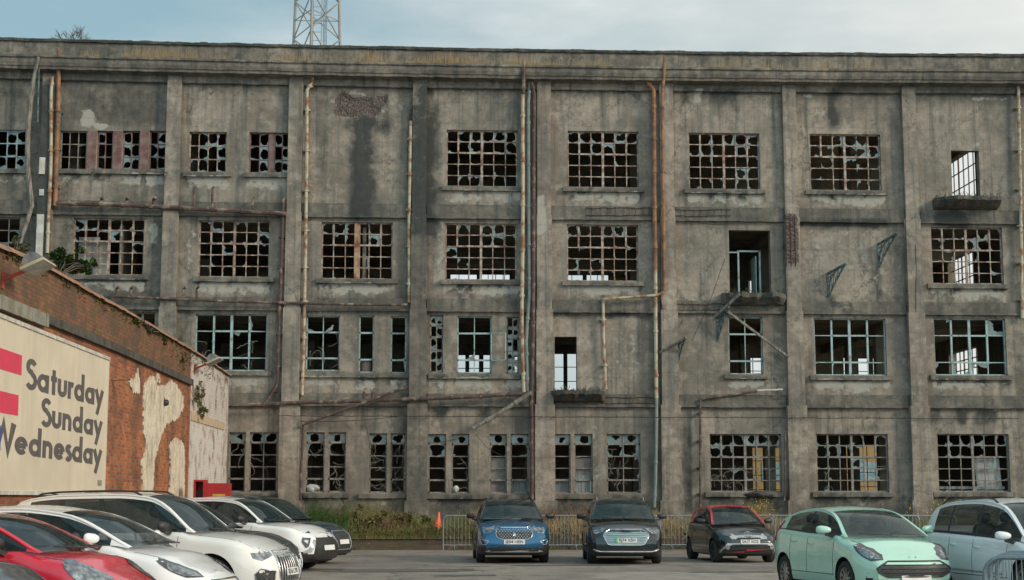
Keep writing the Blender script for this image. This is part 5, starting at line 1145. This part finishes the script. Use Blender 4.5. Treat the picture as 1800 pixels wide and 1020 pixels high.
    def interior(s):
        z0 = s.deck(0); xs_ = (s.xcowl-1.15, s.xcowl-2.0); b = MB()
        for i, x in enumerate(xs_):
            for y in ((.36,-.36) if i == 0 else (.42, 0, -.42)):
                hh = min(s.sp['dim'][2]-.32, z0+.22); b.lathe([(.001,z0-.2),(.25,z0-.2),(.26,z0),(.22,hh-.06),(.10,hh),(.001,hh)], Matrix.Translation((x,y,0)) @ Matrix.Diagonal((.35,1,1,1)), 12)
                b.lathe([(.001,hh),(.03,hh),(.12,hh+.03),(.13,hh+.13),(.06,hh+.18),(.001,hh+.18)], Matrix.Translation((x-.03,y,0)) @ Matrix.Diagonal((.5,1,1,1)), 12)
        b.build('seat', M['cloth'], s.t, 50); b = MB(); Mx = Matrix.Translation((s.xcowl-.52,-.36,z0+.02)) @ Matrix.Rotation(R(65), 4, 'Y')
        b.tube([Mx @ Vector((.18*math.cos(a), .18*math.sin(a), 0)) for a in np.linspace(0, 2*PI, 17)], .016, 6); b.build('steering_wheel', M['trim'], s.t, 50)
        b = MB(); zt = s.roof(s.xwt-.02)-.09; b.tube([(s.xwt+.06,0,zt),(s.xwt+.1,0,zt-.05)], .012, 5); b.lathe([(.001,0),(.045,.0),(.045,.02),(.001,.02)], Matrix.Translation((s.xwt+.1,0,zt-.06)) @ Matrix.Rotation(R(90),4,'Y') @ Matrix.Diagonal((.8,2.2,1,1)), 14); b.build('rear_view_mirror', M['trim'], s.t)
        if s.sp.get('shade'):
            b = MB(); xw = s.xcowl-.22; b.lathe([(.001,.05),(.2,.045),(.4,.03),(.42,0)], Matrix.Translation((xw,s.sp['shade'],s.deck(xw)+.01)) @ Matrix.Diagonal((.45,1.25,1,1)), 20); b.build('sunshade', M['shade'], s.t, 60)
    def mirrors(s):
        mm_ = M['trim'] if s.sp.get('mirror') == 'black' else s.P; z0 = s.deck(s.xcowl-.35)
        for sg in (1, -1):
            c_ = Vector((s.xcowl-.42, sg*(s.W/2+.10), z0+.09)); m_ = bmesh.new(); bmesh.ops.create_uvsphere(m_, u_segments=20, v_segments=12, radius=1)
            for v in m_.verts:
                x, y, z = v.co; x *= .075*(1 if x > 0 else .3); y = math.copysign(abs(y)**.75, y)*.125; z = math.copysign(abs(z)**.8, z)*.068*(1+.22*(y*sg)/.125); v.co = (x-.03*(y*sg)/.125, y, z)
            me = bpy.data.meshes.new('wing_mirror'); m_.to_mesh(me); m_.free(); o = link(me, 'wing_mirror', mm_, s.t, 70); o.location = c_
            b = MB(); b.bar((.0,-sg*.03,-.07), (.05,-sg*.18,-.12), .05, .05); b.build('mirror_arm', M['trim'], o)
    # ---- details thrown onto the body surface
    def front_pt(s, y, z, off, rear=False):
        X0 = (s.L/2-.9)*(1 if not rear else -1); a = math.atan2(y, .9); d = Vector((math.cos(a)*(1 if not rear else -1), math.sin(a), 0)); o_ = Vector((X0, 0, z)); h_ = s.bvh.ray_cast(o_, d)
        last = None; o2 = o_.copy(); 
        for _ in range(6):
            h_ = s.bvh.ray_cast(o2, d)
            if h_[0] is None: break
            last = h_[0]; o2 = h_[0]+d*.003
        return None if last is None else last+d*off
    def front(s, name, pts, mt, off=.006, mirror=True, rear=False, step=.05, label=None, parent=None):
        for sg in ((1,-1) if mirror else (1,)):
            q = [(x*sg, z) for x, z in pts]; me = tess(q, step, lambda y, z: s.front_pt(y, z, off, rear), name); fix_normals(me)
            o = link(me, name, M[mt] if isinstance(mt, str) else mt, parent or s.t, 40, label)
        return o
    def frame(s, name, pts, mt, r_=.012, off=.008, closed=True, mirror=False, parent=None):
        for sg in ((1,-1) if mirror else (1,)):
            q = []; P_ = pts+[pts[0]] if closed else pts
            for a, c_ in zip(P_, P_[1:]):
                n = max(1, int(math.hypot(a[0]-c_[0], a[1]-c_[1])/.05)); 
                for k in range(n): q.append(s.front_pt(sg*(a[0]+(c_[0]-a[0])*k/n), a[1]+(c_[1]-a[1])*k/n, off))
            q.append(s.front_pt(sg*P_[-1][0], P_[-1][1], off)); q = [p for p in q if p is not None]
            if len(q) > 1: b = MB(); b.tube(q, r_, 6); b.build(name, M[mt] if isinstance(mt, str) else mt, parent or s.t, 60)
    def side(s, name, pts, mt, off=.004, sides=(1,-1), step=.12):
        for sg in sides:
            def fn(x, z):
                h_ = s.bvh.ray_cast(Vector((x, sg*2, z)), Vector((0,-sg,0))); return None if h_[0] is None else h_[0]+Vector((0, sg*off, 0))
            me = tess(pts, step, fn, name); link(me, name, M[mt] if isinstance(mt, str) else mt, s.t, 40)
    def doors(s, cuts, sill=.36):
        for sg in (1,-1):
            b = MB()
            for x in cuts:
                q = []
                for z in np.linspace(sill, s.deck(x)-.01, 12):
                    h_ = s.bvh.ray_cast(Vector((x+(.06*(z-.7)), sg*2, z)), Vector((0,-sg,0)))
                    if h_[0] is not None: q.append(h_[0]+Vector((0,-sg*.001,0)))
                if len(q) > 3: b.tube(q, .006, 4)
            q = []
            for x in np.linspace(min(cuts), max(cuts), 14):
                h_ = s.bvh.ray_cast(Vector((x, sg*2, sill)), Vector((0,-sg,0)))
                if h_[0] is not None: q.append(h_[0])
            if len(q) > 3: b.tube(q, .006, 4)
            b.build('door_seam', M['trim'], s.t)
            for x in sorted(cuts)[:-1]:
                z = s.deck(x+.15)-.17; h_ = s.bvh.ray_cast(Vector((x+.17, sg*2, z)), Vector((0,-sg,0)))
                if h_[0] is not None: b = MB(); b.tube([h_[0]+Vector((-.09,sg*.005,0)), h_[0]+Vector((-.07,sg*.03,.004)), h_[0]+Vector((.07,sg*.03,.004)), h_[0]+Vector((.09,sg*.005,0))], .014, 6); b.build('door_handle', s.P, s.t, 60)
    def plate(s, text, z, y=0, green=False, w_=.52, blank=False, tilt=8):
        p = s.front_pt(y, z, .02); Mx = Matrix.Translation(p) @ Matrix.Rotation(R(-tilt), 4, 'Y') @ Matrix.Rotation(R(90), 4, 'Z') @ Matrix.Rotation(R(90), 4, 'X')
        b = MB(); b.box(-w_/2, w_/2, -.056, .056, -.012, 0, Mx); o = b.build('number_plate', M['plate'], s.t)
        if green: b = MB(); b.box(-w_/2, -w_/2+.05, -.056, .056, 0, .002, Mx); b.build('green_flash', M['ev'], o)
        if text:
            cu = bpy.data.curves.new('t', 'FONT'); cu.body = text; cu.size = .105; cu.extrude = .001; cu.offset = .0015; cu.align_x = 'CENTER'; cu.align_y = 'CENTER'; to = bpy.data.objects.new('t', cu); C.objects.link(to)
            bpy.context.view_layer.update(); me = bpy.data.meshes.new_from_object(to.evaluated_get(bpy.context.evaluated_depsgraph_get())); bpy.data.objects.remove(to)
            wd_ = max(v.co.x for v in me.vertices)-min(v.co.x for v in me.vertices); k = (w_-.07-(.05 if green else 0))/wd_; me.transform(Mx @ Matrix.Translation((.02 if green else 0, 0, .003)) @ Matrix.Diagonal((k, 1.0, 1, 1))); link(me, 'registration', M['platetext'], o)
    def ring(s, y, z, rx, rz_, r_=.008, mt='chrome', name='emblem', off=.02):
        p = s.front_pt(y, z, off); b = MB(); b.tube([(p.x, p.y+rx*math.cos(a), p.z+rz_*math.sin(a)) for a in np.linspace(0, 2*PI, 21)], r_, 6); return b.build(name, M[mt], s.t, 60)
    def disc(s, y, z, rx, rz_, mt, name, off=.015):
        return s.front(name, [(y+rx*math.cos(a), z+rz_*math.sin(a)) for a in np.linspace(0, 2*PI, 17)[:-1]], mt, off, False)
    def line(s, pts3, r_, mt, name):
        b = MB(); b.tube(pts3, r_, 6); b.build(name, M[mt] if isinstance(mt, str) else mt, s.t, 60)
    def bonnet_lines(s):
        for sg in (1,-1):
            q = []
            for x in np.linspace(s.L/2-.32, s.xcowl+.02, 10):
                h_ = s.bvh.ray_cast(Vector((x, sg*.78*s.hw(x), 2)), Vector((0,0,-1)))
                if h_[0] is not None: q.append(h_[0]+Vector((0,0,-.002)))
            s.line(q, .006, 'trim', 'bonnet_seam')
    def place(s, px, Y, deg, z=0, front=True):
        """nose centre at pixel column px and depth Y, heading deg from straight-at-us towards the right"""
        a = R(-90+deg); d = Vector((math.cos(a), math.sin(a), 0)); n = atY(px, 877, Y); c_ = Vector((n.x, Y, z))-d*(s.L/2 if front else 0); s.t.location = c_; s.t.rotation_euler = (0, 0, a)
def sp_get(d, k, v): return d.get(k, v)
P_ = {}
P_['blue'] = paint('deep metallic blue', (.008,.105,.225), .45, .25); P_['dkblue'] = paint('dark teal blue', (.008,.045,.085), .3, .22); P_['blk'] = paint('near black metallic', (.013,.024,.027), .3, .22); P_['mint'] = paint('mint green', (.44,.72,.58), 0, .25)
P_['white'] = paint('white paint', (.82,.83,.82), 0, .28); P_['pearl'] = paint('pearl white', (.76,.76,.73), .0, .28); P_['red'] = paint('bright red', (.62,.012,.035), .05, .25); P_['grey'] = paint('dark grey metallic', (.09,.09,.095), .5, .28); P_['silver'] = paint('pale icy silver', (.80,.82,.82), .0, .28); P_['charc'] = paint('charcoal teal', (.02,.048,.058), .4, .25)
mesh_m = mat('honeycomb grille', (.015,.016,.017), (.05,.052,.055), .5, sc=55, p=(.48,.52)); led_m = mat('daytime lamp strip', (.8,.82,.8), (.7,.7,.7), .15)
# ---- specs (x forward from the middle)
def spec_suv(L_=4.5, W_=1.85, H_=1.63, **k):
    h = L_/2; d = dict(dim=(L_,W_,H_), deck=[(-h,1.0),(-h+.25,1.08),(-.2,1.06),(h-1.32,1.08),(h-.75,1.05),(h-.3,.98),(h-.1,.92),(h,.84)], roof=[(-h+.08,1.08),(-h+.5,H_-.11),(-h+1.1,H_-.02),(-.25,H_),(h-2.05,H_-.05),(h-1.22,1.09)], xwt=h-2.08, xrr=-h+.55,
        side=[(-h+.55,-h+.62,'p'),(-h+.62,-h+1.10,'g3'),(-h+1.10,-h+1.2,'b'),(-h+1.2,-.28,'g2'),(-.28,-.18,'b'),(-.18,h-1.35,'g1')], wr=.62, wb=2.68, fo=.92, rw=.355, zb=.20, clad=.42, spokes=5); d.update(k); return d
def spec_hatch(L_=3.97, W_=1.72, H_=1.49, **k):
    h = L_/2; d = dict(dim=(L_,W_,H_), deck=[(-h,.92),(-h+.25,1.07),(-.3,1.02),(h-1.08,1.0),(h-.7,.955),(h-.3,.88),(h-.1,.80),(h,.71)], roof=[(-h+.05,1.08),(-h+.45,H_-.19),(-h+1.0,H_-.045),(-.35,H_),(h-1.78,H_-.07),(h-.90,.985)], xwt=h-1.82, xrr=-h+.5,
        side=[(-h+.5,-h+.62,'p'),(-h+.62,-.45,'g2'),(-.45,-.37,'b'),(-.37,h-1.05,'g1')], wr=.56, wb=2.49, fo=.80, rw=.30, zb=.17, clad=.22, spokes=8); d.update(k); return d
# 1 blue SUV, facing us
c = Car('parked_car', 'deep blue SUV with black roof facing the camera, plate JE04 HEN', 'car', spec_suv(4.45, 1.86, 1.62, shade=-.25, mirror='black', rails='trim', nt=.2), P_['blue'], P_['blk'])
c.front('grille', [(-.56,.86),(.56,.86),(.42,.66),(.30,.61),(-.30,.61),(-.42,.66)], mesh_m, .006, False); g = [(-.62,.835),(.62,.835)]; c.frame('grille_trim', [(-.66,.93),(-.45,.89),(.45,.89),(.66,.93)], 'chrome', .016, .01, False); c.frame('grille_trim', [(-.57,.88),(-.42,.65),(-.29,.60),(.29,.60),(.42,.65),(.57,.88)], 'silverp', .012, .01, False)
b = MB()
for r_, z in enumerate(np.linspace(.64,.84,6)):
    for k in range(-7, 8):
        y = (k+(.5 if r_ % 2 else 0))*.072
        if abs(y) < .31+(z-.61)*.98-.03:
            q = c.front_pt(y, z, .008)
            if q: b.box(q.x, q.x+.008, y-.014, y+.014, z-.009, z+.009)
b.build('grille_studs', M['silverp'], c.t)
c.front('headlight', [(.62,.84),(.66,.76),(.86,.74),(1.12,.86),(1.6,1.0),(1.1,.98),(.74,.93)], 'lamp', .010); c.front('headlight_claw', [(.66,.84),(.72,.78),(.84,.77),(.92,.82),(.78,.86)], 'lampdark', .014)
c.front('fog_lamp', [(.66,.55),(.98,.60),(1.02,.54),(.92,.48),(.72,.48)], 'trim', .008); c.frame('fog_trim', [(.64,.56),(.96,.605),(1.04,.55),(.90,.475),(.70,.475)], 'silverp', .012, .01, True, True)
c.front('lower_grille', [(-.55,.46),(.55,.46),(.60,.38),(.5,.365),(-.5,.365),(-.60,.38)], 'trim', .008, False); c.front('side_intake', [(.68,.44),(1.0,.46),(1.02,.34),(.74,.31)], 'trim', .007); c.front('skid_plate', [(-.80,.29),(-.52,.36),(.52,.36),(.80,.29),(.5,.285),(-.5,.285)], 'silverp', .014, False); c.front('skid_slot', [(.12,.30),(.15,.335),(.42,.335),(.38,.30)], 'trim', .018)
c.plate('JE04 HEN', .54); c.disc(0, .74, .035, .055, 'chrome', 'lion_emblem', .02); c.frame('lion_emblem', [(-.03,.69),(-.01,.74),(.03,.78),(.0,.80)], 'chrome', .012, .026, False); c.doors([-.95,.0,1.0]); c.bonnet_lines(); c.place(904, 39.0, 0)
# 2 near-black electric SUV, facing us
c = Car('parked_car', 'near black SUV with pale octagonal grille facing the camera, plate RJ74 XSH', 'car', spec_suv(4.59, 1.87, 1.64, mirror='black', rails='silverp', nt=.2), P_['blk'])
oc = [(-.50,.86),(.50,.86),(.585,.80),(.575,.70),(.42,.50),(.34,.48),(-.34,.48),(-.42,.50),(-.575,.70),(-.585,.80)]; gm = mat('pale slatted grille', (.30,.40,.42), (.20,.27,.29), .35, .3, sc=3, mapscale=(1,.3,9), p=(.45,.55)); c.front('grille', oc, gm, .008, False); c.frame('grille_trim', oc, 'chrome', .013, .012)
for z in (.56,.61,.66,.71,.76,.81): c.frame('grille_slat', [(-.50+max(0,(.70-z)*.5),z),(.50-max(0,(.70-z)*.5),z)], 'trim', .004, .009, False)
for k in (-1.5,-.5,.5,1.5): c.ring(k*.062, .79, .042, .042, .009, 'trim')
c.front('headlight', [(.66,.88),(.68,.80),(.84,.74),(1.15,.80),(1.32,.93),(1.1,.92),(.9,.90)], 'lamp', .010); c.front('headlight_module', [(.70,.80),(.72,.76),(.85,.75),(.85,.79)], 'bulb', .014)
c.front('side_intake', [(.72,.60),(.98,.62),(1.05,.42),(.80,.40)], 'trim', .007); c.front('lower_grille', [(-.60,.43),(.60,.43),(.75,.34),(.6,.30),(-.6,.30),(-.75,.34)], 'trim', .010, False); c.frame('bumper_strip', [(-.88,.37),(-.62,.32),(.62,.32),(.88,.37)], 'silverp', .02, .015, False)
c.plate('RJ74 XSH', .60, green=True); c.doors([-.95,.0,1.0]); c.bonnet_lines(); c.place(1100, 38.2, -3.6)
# 3 small black hatch with red roof
c = Car('parked_car', 'small black city car with red roof and silver cross front, plate SA17 XOZ', 'car', spec_hatch(3.46, 1.62, 1.46, wb=2.34, fo=.64, rw=.28, shade=0, mirror='black', wr=.53, rimm='trim', nt=.22, side=[(-1.2,-1.0,'p'),(-1.0,-.25,'g2'),(-.25,-.17,'b'),(-.17,.68,'g1')], deck=[(-1.73,.88),(-1.5,.96),(-.3,.95),(.65,.95),(1.05,.92),(1.43,.84),(1.63,.76),(1.73,.68)], roof=[(-1.68,.96),(-1.25,1.34),(-.8,1.44),(-.3,1.46),(.02,1.40),(.83,.95)], xwt=-.02, xrr=-1.2), P_['blk'], P_['red'])
c.front('front_cross', [(.0,.715),(.0,.65),(.36,.60),(.46,.60),(.66,.74),(.62,.77),(.38,.69)], 'silverp', .010); c.front('front_cross_leg', [(.34,.598),(.46,.598),(.62,.45),(1.0,.26),(.90,.26),(.56,.40),(.42,.47),(.34,.47)], 'silverp', .011); c.front('plate_surround', [(-.338,.598),(.338,.598),(.338,.47),(-.338,.47)], 'silverp', .011, False)
c.front('upper_grille', [(-.28,.640),(.28,.640),(.36,.605),(-.36,.605)], 'trim', .016, False); c.front('lower_grille', [(-.46,.465),(.46,.465),(.56,.36),(.48,.33),(-.48,.33),(-.56,.36)], 'trim', .014, False); c.front('red_lip', [(-.56,.345),(.56,.345),(.50,.275),(-.50,.275)], P_['red'], .032, False)
c.front('headlight', [(.50,.70),(.56,.66),(.80,.70),(1.02,.86),(.95,.92),(.72,.80)], 'lampdark', .013); c.disc(.56,.40,.06,.06,'bulb','fog_lamp',.022); c.disc(-.56,.40,.06,.06,'bulb','fog_lamp',.022)
c.plate('SA17 XOZ', .535, w_=.5); c.ring(0,.72,.095,.065,.012); c.ring(0,.745,.05,.025,.008); c.ring(0,.72,.028,.06,.008); c.side('red_stripe', [(-.75,.30),(.55,.27),(.55,.295),(-.75,.325)], P_['red'], .006); c.doors([-.85,.62]); c.bonnet_lines(); c.place(1316, 39.0, 5)
# 4 mint hatch, near right
c = Car('parked_car', 'mint green hatchback turned towards the right, big honeycomb grille', 'car', spec_hatch(wr=.56, spokes=10, nt=.26), P_['mint'])
hexg = [(-.46,.62),(.46,.62),(.66,.50),(.62,.44),(.46,.37),(-.46,.37),(-.62,.44),(-.66,.50)]; c.front('grille', hexg, mesh_m, .008, False); c.frame('grille_trim', hexg, 'trim', .014, .006)
for z in (.44,.50,.56): c.frame('grille_slat', [(-.56,z),(.56,z)], 'trim', .009, .012, False)
c.front('headlight', [(.54,.64),(.58,.72),(.86,.81),(1.5,.88),(2.6,.92),(1.8,.82),(1.15,.69),(.80,.62)], 'lampdark', .010, step=.03); c.front('headlight_lens', [(.60,.655),(.66,.71),(.90,.78),(1.35,.84),(1.7,.86),(1.25,.74),(.82,.645)], 'lamp', .016, step=.03); c.disc(.80,.715,.055,.05,'bulb','headlight_bulb',.022); c.disc(-.80,.715,.055,.05,'bulb','headlight_bulb',.022); c.front('indicator', [(1.30,.77),(1.40,.83),(1.60,.85),(1.45,.79)], 'amber', .021)
c.front('fog_recess', [(.72,.40),(.92,.44),(1.0,.30),(.80,.27)], 'trim', .007); c.front('lower_grille', [(-.5,.29),(.5,.29),(.6,.21),(-.6,.21)], 'trim', .008, False); c.plate('', .335); c.disc(0,.685,.075,.032,'chrome','emblem_rim',.012); c.disc(0,.685,.065,.025,mat('blue oval', (.02,.06,.25), None, .3),'emblem',.017)
c.doors([-1.0,-.28,.78]); c.bonnet_lines(); c.line([(-.25,0,1.49),(-.30,0,1.55),(-.42,0,1.66)], .008, 'trim', 'aerial'); c.disc(.25,.86,.01,.01,'trim','washer') if False else None
for sg in (1,-1):
    b = MB(); q = [Vector((-1.74,sg*.80,.86)), Vector((-1.70,sg*.78,1.0)), Vector((-1.55,sg*.70,1.22)), Vector((-1.42,sg*.62,1.36))]; b.tube(q[:3], [.03,.035,.012], 8); b.build('tail_lamp', M['redlens'], c.t, 60)
for y in (.28,-.28): c.line([(.86,y,.955),(.87,y,.972)], .016, 'trim', 'washer_jet')
c.place(1603, 24.8, 10)
# 5 pale silver people carrier, right edge
h = 4.47/2; c = Car('parked_car', 'white people carrier cut by the right edge of the photo', 'car', dict(dim=(4.47,1.80,1.635), deck=[(-h,.95),(-h+.2,1.03),(-.5,1.0),(h-1.05,.93),(h-.65,.88),(h-.3,.80),(h-.1,.74),(h,.66)], roof=[(-h+.06,1.03),(-h+.38,1.48),(-h+.9,1.60),(-.5,1.635),(h-1.95,1.56),(h-.85,.92)], xwt=h-1.98, xrr=-h+.4,
   side=[(-h+.40,-h+.50,'p'),(-h+.50,-h+1.0,'g3'),(-h+1.0,-h+1.06,'b'),(-h+1.06,-.28,'g2'),(-.28,-.20,'b'),(-.20,h-1.52,'g1'),(h-1.52,h-1.48,'b'),(h-1.48,h-1.08,'g0')], wr=.60, wb=2.70, fo=.90, rw=.32, zb=.19, clad=.24, spokes=7, rails='trim'), P_['silver'])
c.front('headlight', [(.50,.66),(.55,.78),(.9,.86),(1.4,.88),(1.1,.70)], 'lamp', .008); c.front('grille', [(-.35,.72),(.35,.72),(.4,.60),(-.4,.60)], 'trim', .008, False); c.plate('', .45); c.doors([-1.05,-.24,.85]); c.side('rub_strip', [(-1.05,.42),(.85,.40),(.85,.425),(-1.05,.445)], 'silverp', .008); c.place(1940, 23.3, 9)
b = MB(); 
# 6 white crossover, left
def lw(name): pass
c = Car('parked_car', 'pearl white estate SUV with black roof rails, tail against the sign board', 'car', spec_suv(4.63, 1.90, 1.73, rails='trim', mirror='black', wr=.64, clad=.30, rw=.365, deck=[(-2.315,1.0),(-2.1,1.12),(-.2,1.09),(.95,1.11),(1.5,1.07),(1.98,.98),(2.2,.91),(2.315,.83)]), P_['pearl'])
gr = [(-.42,.82),(.42,.82),(.48,.74),(.44,.44),(.36,.36),(-.36,.36),(-.44,.44),(-.48,.74)]; c.front('grille', gr, mesh_m, .008, False); c.frame('grille_trim', gr, 'chrome', .014, .012)
for y in np.linspace(-.36,.36,9): c.frame('grille_slat', [(y,.39),(y,.80)], 'alloy', .007, .012, False)
for k in (-1.5,-.5,.5,1.5): c.ring(k*.07, .74, .048, .048, .009)
c.front('headlight', [(.54,.76),(.55,.83),(.80,.87),(1.35,.90),(1.18,.72),(.9,.68)], 'lamp', .008); c.front('headlight_strip', [(.58,.80),(.60,.83),(.95,.865),(1.2,.875),(1.15,.85),(.9,.84)], led_m, .013); c.front('side_intake', [(.58,.52),(.95,.56),(1.12,.48),(1.05,.34),(.62,.34)], mesh_m, .008); c.frame('intake_trim', [(.58,.52),(.95,.56),(1.12,.48),(1.05,.34),(.62,.34)], 'alloy', .008, .01, True, True); c.disc(.80,.45,.05,.05,'bulb','fog_lamp',.014); c.disc(-.80,.45,.05,.05,'bulb','fog_lamp',.014)
c.plate('SJ16 LYK', .50); c.doors([-1.15,-.22,.85]); c.bonnet_lines(); c.line([(-1.5,0,1.63),(-1.62,0,1.68),(-1.72,0,1.70)], .014, 'trim', 'aerial'); c.place(508, 24.6, 76); CQ = c
# 7 dark car just behind it
c = Car('parked_car', 'charcoal SUV squeezed in behind the pearl white estate', 'car', spec_suv(4.5, 1.86, 1.63, wr=.62), P_['charc'])
c.front('grille', gr, mesh_m, .008, False); c.frame('grille_trim', gr, 'chrome', .014, .012); c.front('headlight', [(.54,.76),(.55,.83),(.80,.87),(1.30,.90),(1.18,.74),(.9,.70)], 'lamp', .008); c.plate('', .50); c.doors([-1.1,-.2,.85]); c.place(514, 27.6, 76)
# 8 white crossover with notched headlights
c = Car('parked_car', 'white crossover with split angular headlights and black lower bumper, left middle distance', 'car', spec_suv(4.60, 1.86, 1.66, wr=.62, mirror='black', clad=.44), P_['white'])
c.front('upper_lamp', [(.50,.85),(.52,.90),(1.0,.92),(1.15,.90),(.9,.85)], 'lampdark', .008); c.front('headlight', [(.66,.80),(.98,.82),(1.08,.66),(.90,.52),(.80,.55)], 'lampdark', .010); c.front('headlight_bulb', [(.74,.76),(.92,.78),(.98,.68),(.84,.62)], 'bulb', .014); c.front('bumper_wing', [(.44,.80),(.52,.80),(.80,.50),(1.02,.44),(.98,.40),(.70,.43)], 'silverp', .014)
c.front('grille', [(-.42,.84),(.42,.84),(.58,.56),(.66,.32),(-.66,.32),(-.58,.56)], 'trim', .008, False); c.plate('', .52); c.doors([-1.1,-.2,.85]); c.bonnet_lines(); c.place(575, 35.6, 68)
# 9 dark blue car, farthest left row
c = Car('parked_car', 'dark blue SUV farthest along the left row, nose beside the weeds', 'car', spec_suv(4.65, 1.86, 1.70, wr=.62, mirror='black'), P_['dkblue'])
c.front('grille', gr, mesh_m, .008, False); c.frame('grille_trim', gr, 'silverp', .01, .012); c.front('headlight', [(.50,.80),(.55,.88),(.85,.90),(1.3,.92),(1.1,.80),(.8,.78)], 'lamp', .008); c.plate('', .55); c.doors([-1.1,-.2,.85]); c.bonnet_lines(); c.place(602, 39.2, 68)
# 10 white hatch nearer
c = Car('parked_car', 'white hatchback with hexagonal grille between the red car and the pearl estate', 'car', spec_hatch(4.36, 1.82, 1.54, wb=2.65, fo=.88, rw=.32, wr=.60, deck=[(-2.18,.95),(-1.95,1.08),(-.3,1.04),(1.0,1.04),(1.4,.99),(1.85,.89),(2.08,.80),(2.18,.71)], roof=[(-2.1,1.08),(-1.6,1.33),(-1.0,1.51),(-.35,1.54),(.28,1.47),(1.25,1.03)], xwt=.24, xrr=-1.6, side=[(-1.6,-1.45,'p'),(-1.45,-1.2,'g3'),(-1.2,-1.12,'b'),(-1.12,-.30,'g2'),(-.30,-.22,'b'),(-.22,.62,'g1'),(.62,.66,'b'),(.66,1.0,'g0')]), P_['white'])
c.front('grille', [(-.42,.62),(.42,.62),(.58,.52),(.50,.36),(-.50,.36),(-.58,.52)], mesh_m, .008, False); c.frame('grille_trim', [(-.42,.62),(.42,.62),(.58,.52),(.50,.36),(-.50,.36),(-.58,.52)], 'chrome', .012, .01); c.front('headlight', [(.54,.66),(.58,.73),(1.0,.82),(1.6,.88),(2.6,.92),(1.8,.80),(1.3,.72),(.95,.66)], 'lampdark', .010, step=.03); c.front('headlight_lens', [(.60,.67),(.66,.72),(1.0,.79),(1.7,.85),(1.5,.76),(1.0,.68)], 'lamp', .016, step=.03); c.disc(.82,.71,.05,.04,'bulb','headlight_bulb',.022); c.disc(-.82,.71,.05,.04,'bulb','headlight_bulb',.022); c.disc(0,.69,.07,.03,bpy.data.materials['blue oval'],'emblem',.014)
c.plate('', .30); c.doors([-1.15,-.26,.85]); c.bonnet_lines(); c.place(397, 20.0, 77); CF = c
# 11 red hatch
c = Car('parked_car', 'bright red hatchback at the lower left, only bonnet and windscreen in frame', 'car', spec_hatch(4.10, 1.76, 1.52, wr=.58, mirror='black', deck=[(-2.05,.95),(-1.8,1.08),(-.3,1.05),(.97,1.06),(1.35,1.02),(1.75,.93),(1.95,.84),(2.05,.74)], roof=[(-2.0,1.08),(-1.55,1.38),(-1.05,1.50),(-.35,1.52),(.27,1.45),(1.15,1.05)]), P_['red'])
c.front('headlight', [(.54,.68),(.60,.80),(.95,.90),(1.7,.97),(3.0,1.0),(2.4,.90),(1.5,.74),(1.0,.66)], 'lamp', .014, step=.03); c.front('headlight_ring', [(.82,.72),(.9,.80),(1.2,.84),(1.35,.78),(1.1,.71)], 'bulb', .011); c.front('grille', [(-.4,.56),(.4,.56),(.5,.40),(-.5,.40)], 'trim', .008, False); c.doors([-1.0,-.28,.78]); c.bonnet_lines(); c.place(264, 17.4, 78)
# 12 dark grey car, corner
c = Car('parked_car', 'dark grey car in the bottom left corner, only its bonnet showing', 'car', spec_hatch(4.2, 1.78, 1.50, wr=.58, deck=[(-2.1,.95),(-1.85,1.08),(-.3,1.05),(1.02,1.06),(1.4,1.03),(1.8,.96),(2.0,.88),(2.1,.78)], roof=[(-2.05,1.08),(-1.6,1.36),(-1.1,1.48),(-.4,1.50),(.32,1.43),(1.20,1.05)]), P_['grey'])
c.front('headlight', [(.50,.66),(.56,.76),(.85,.86),(1.4,.94),(1.3,.80),(1.0,.66)], 'lamp', .008); c.doors([-1.0,-.28,.78]); c.bonnet_lines(); c.place(86, 15.1, 80)
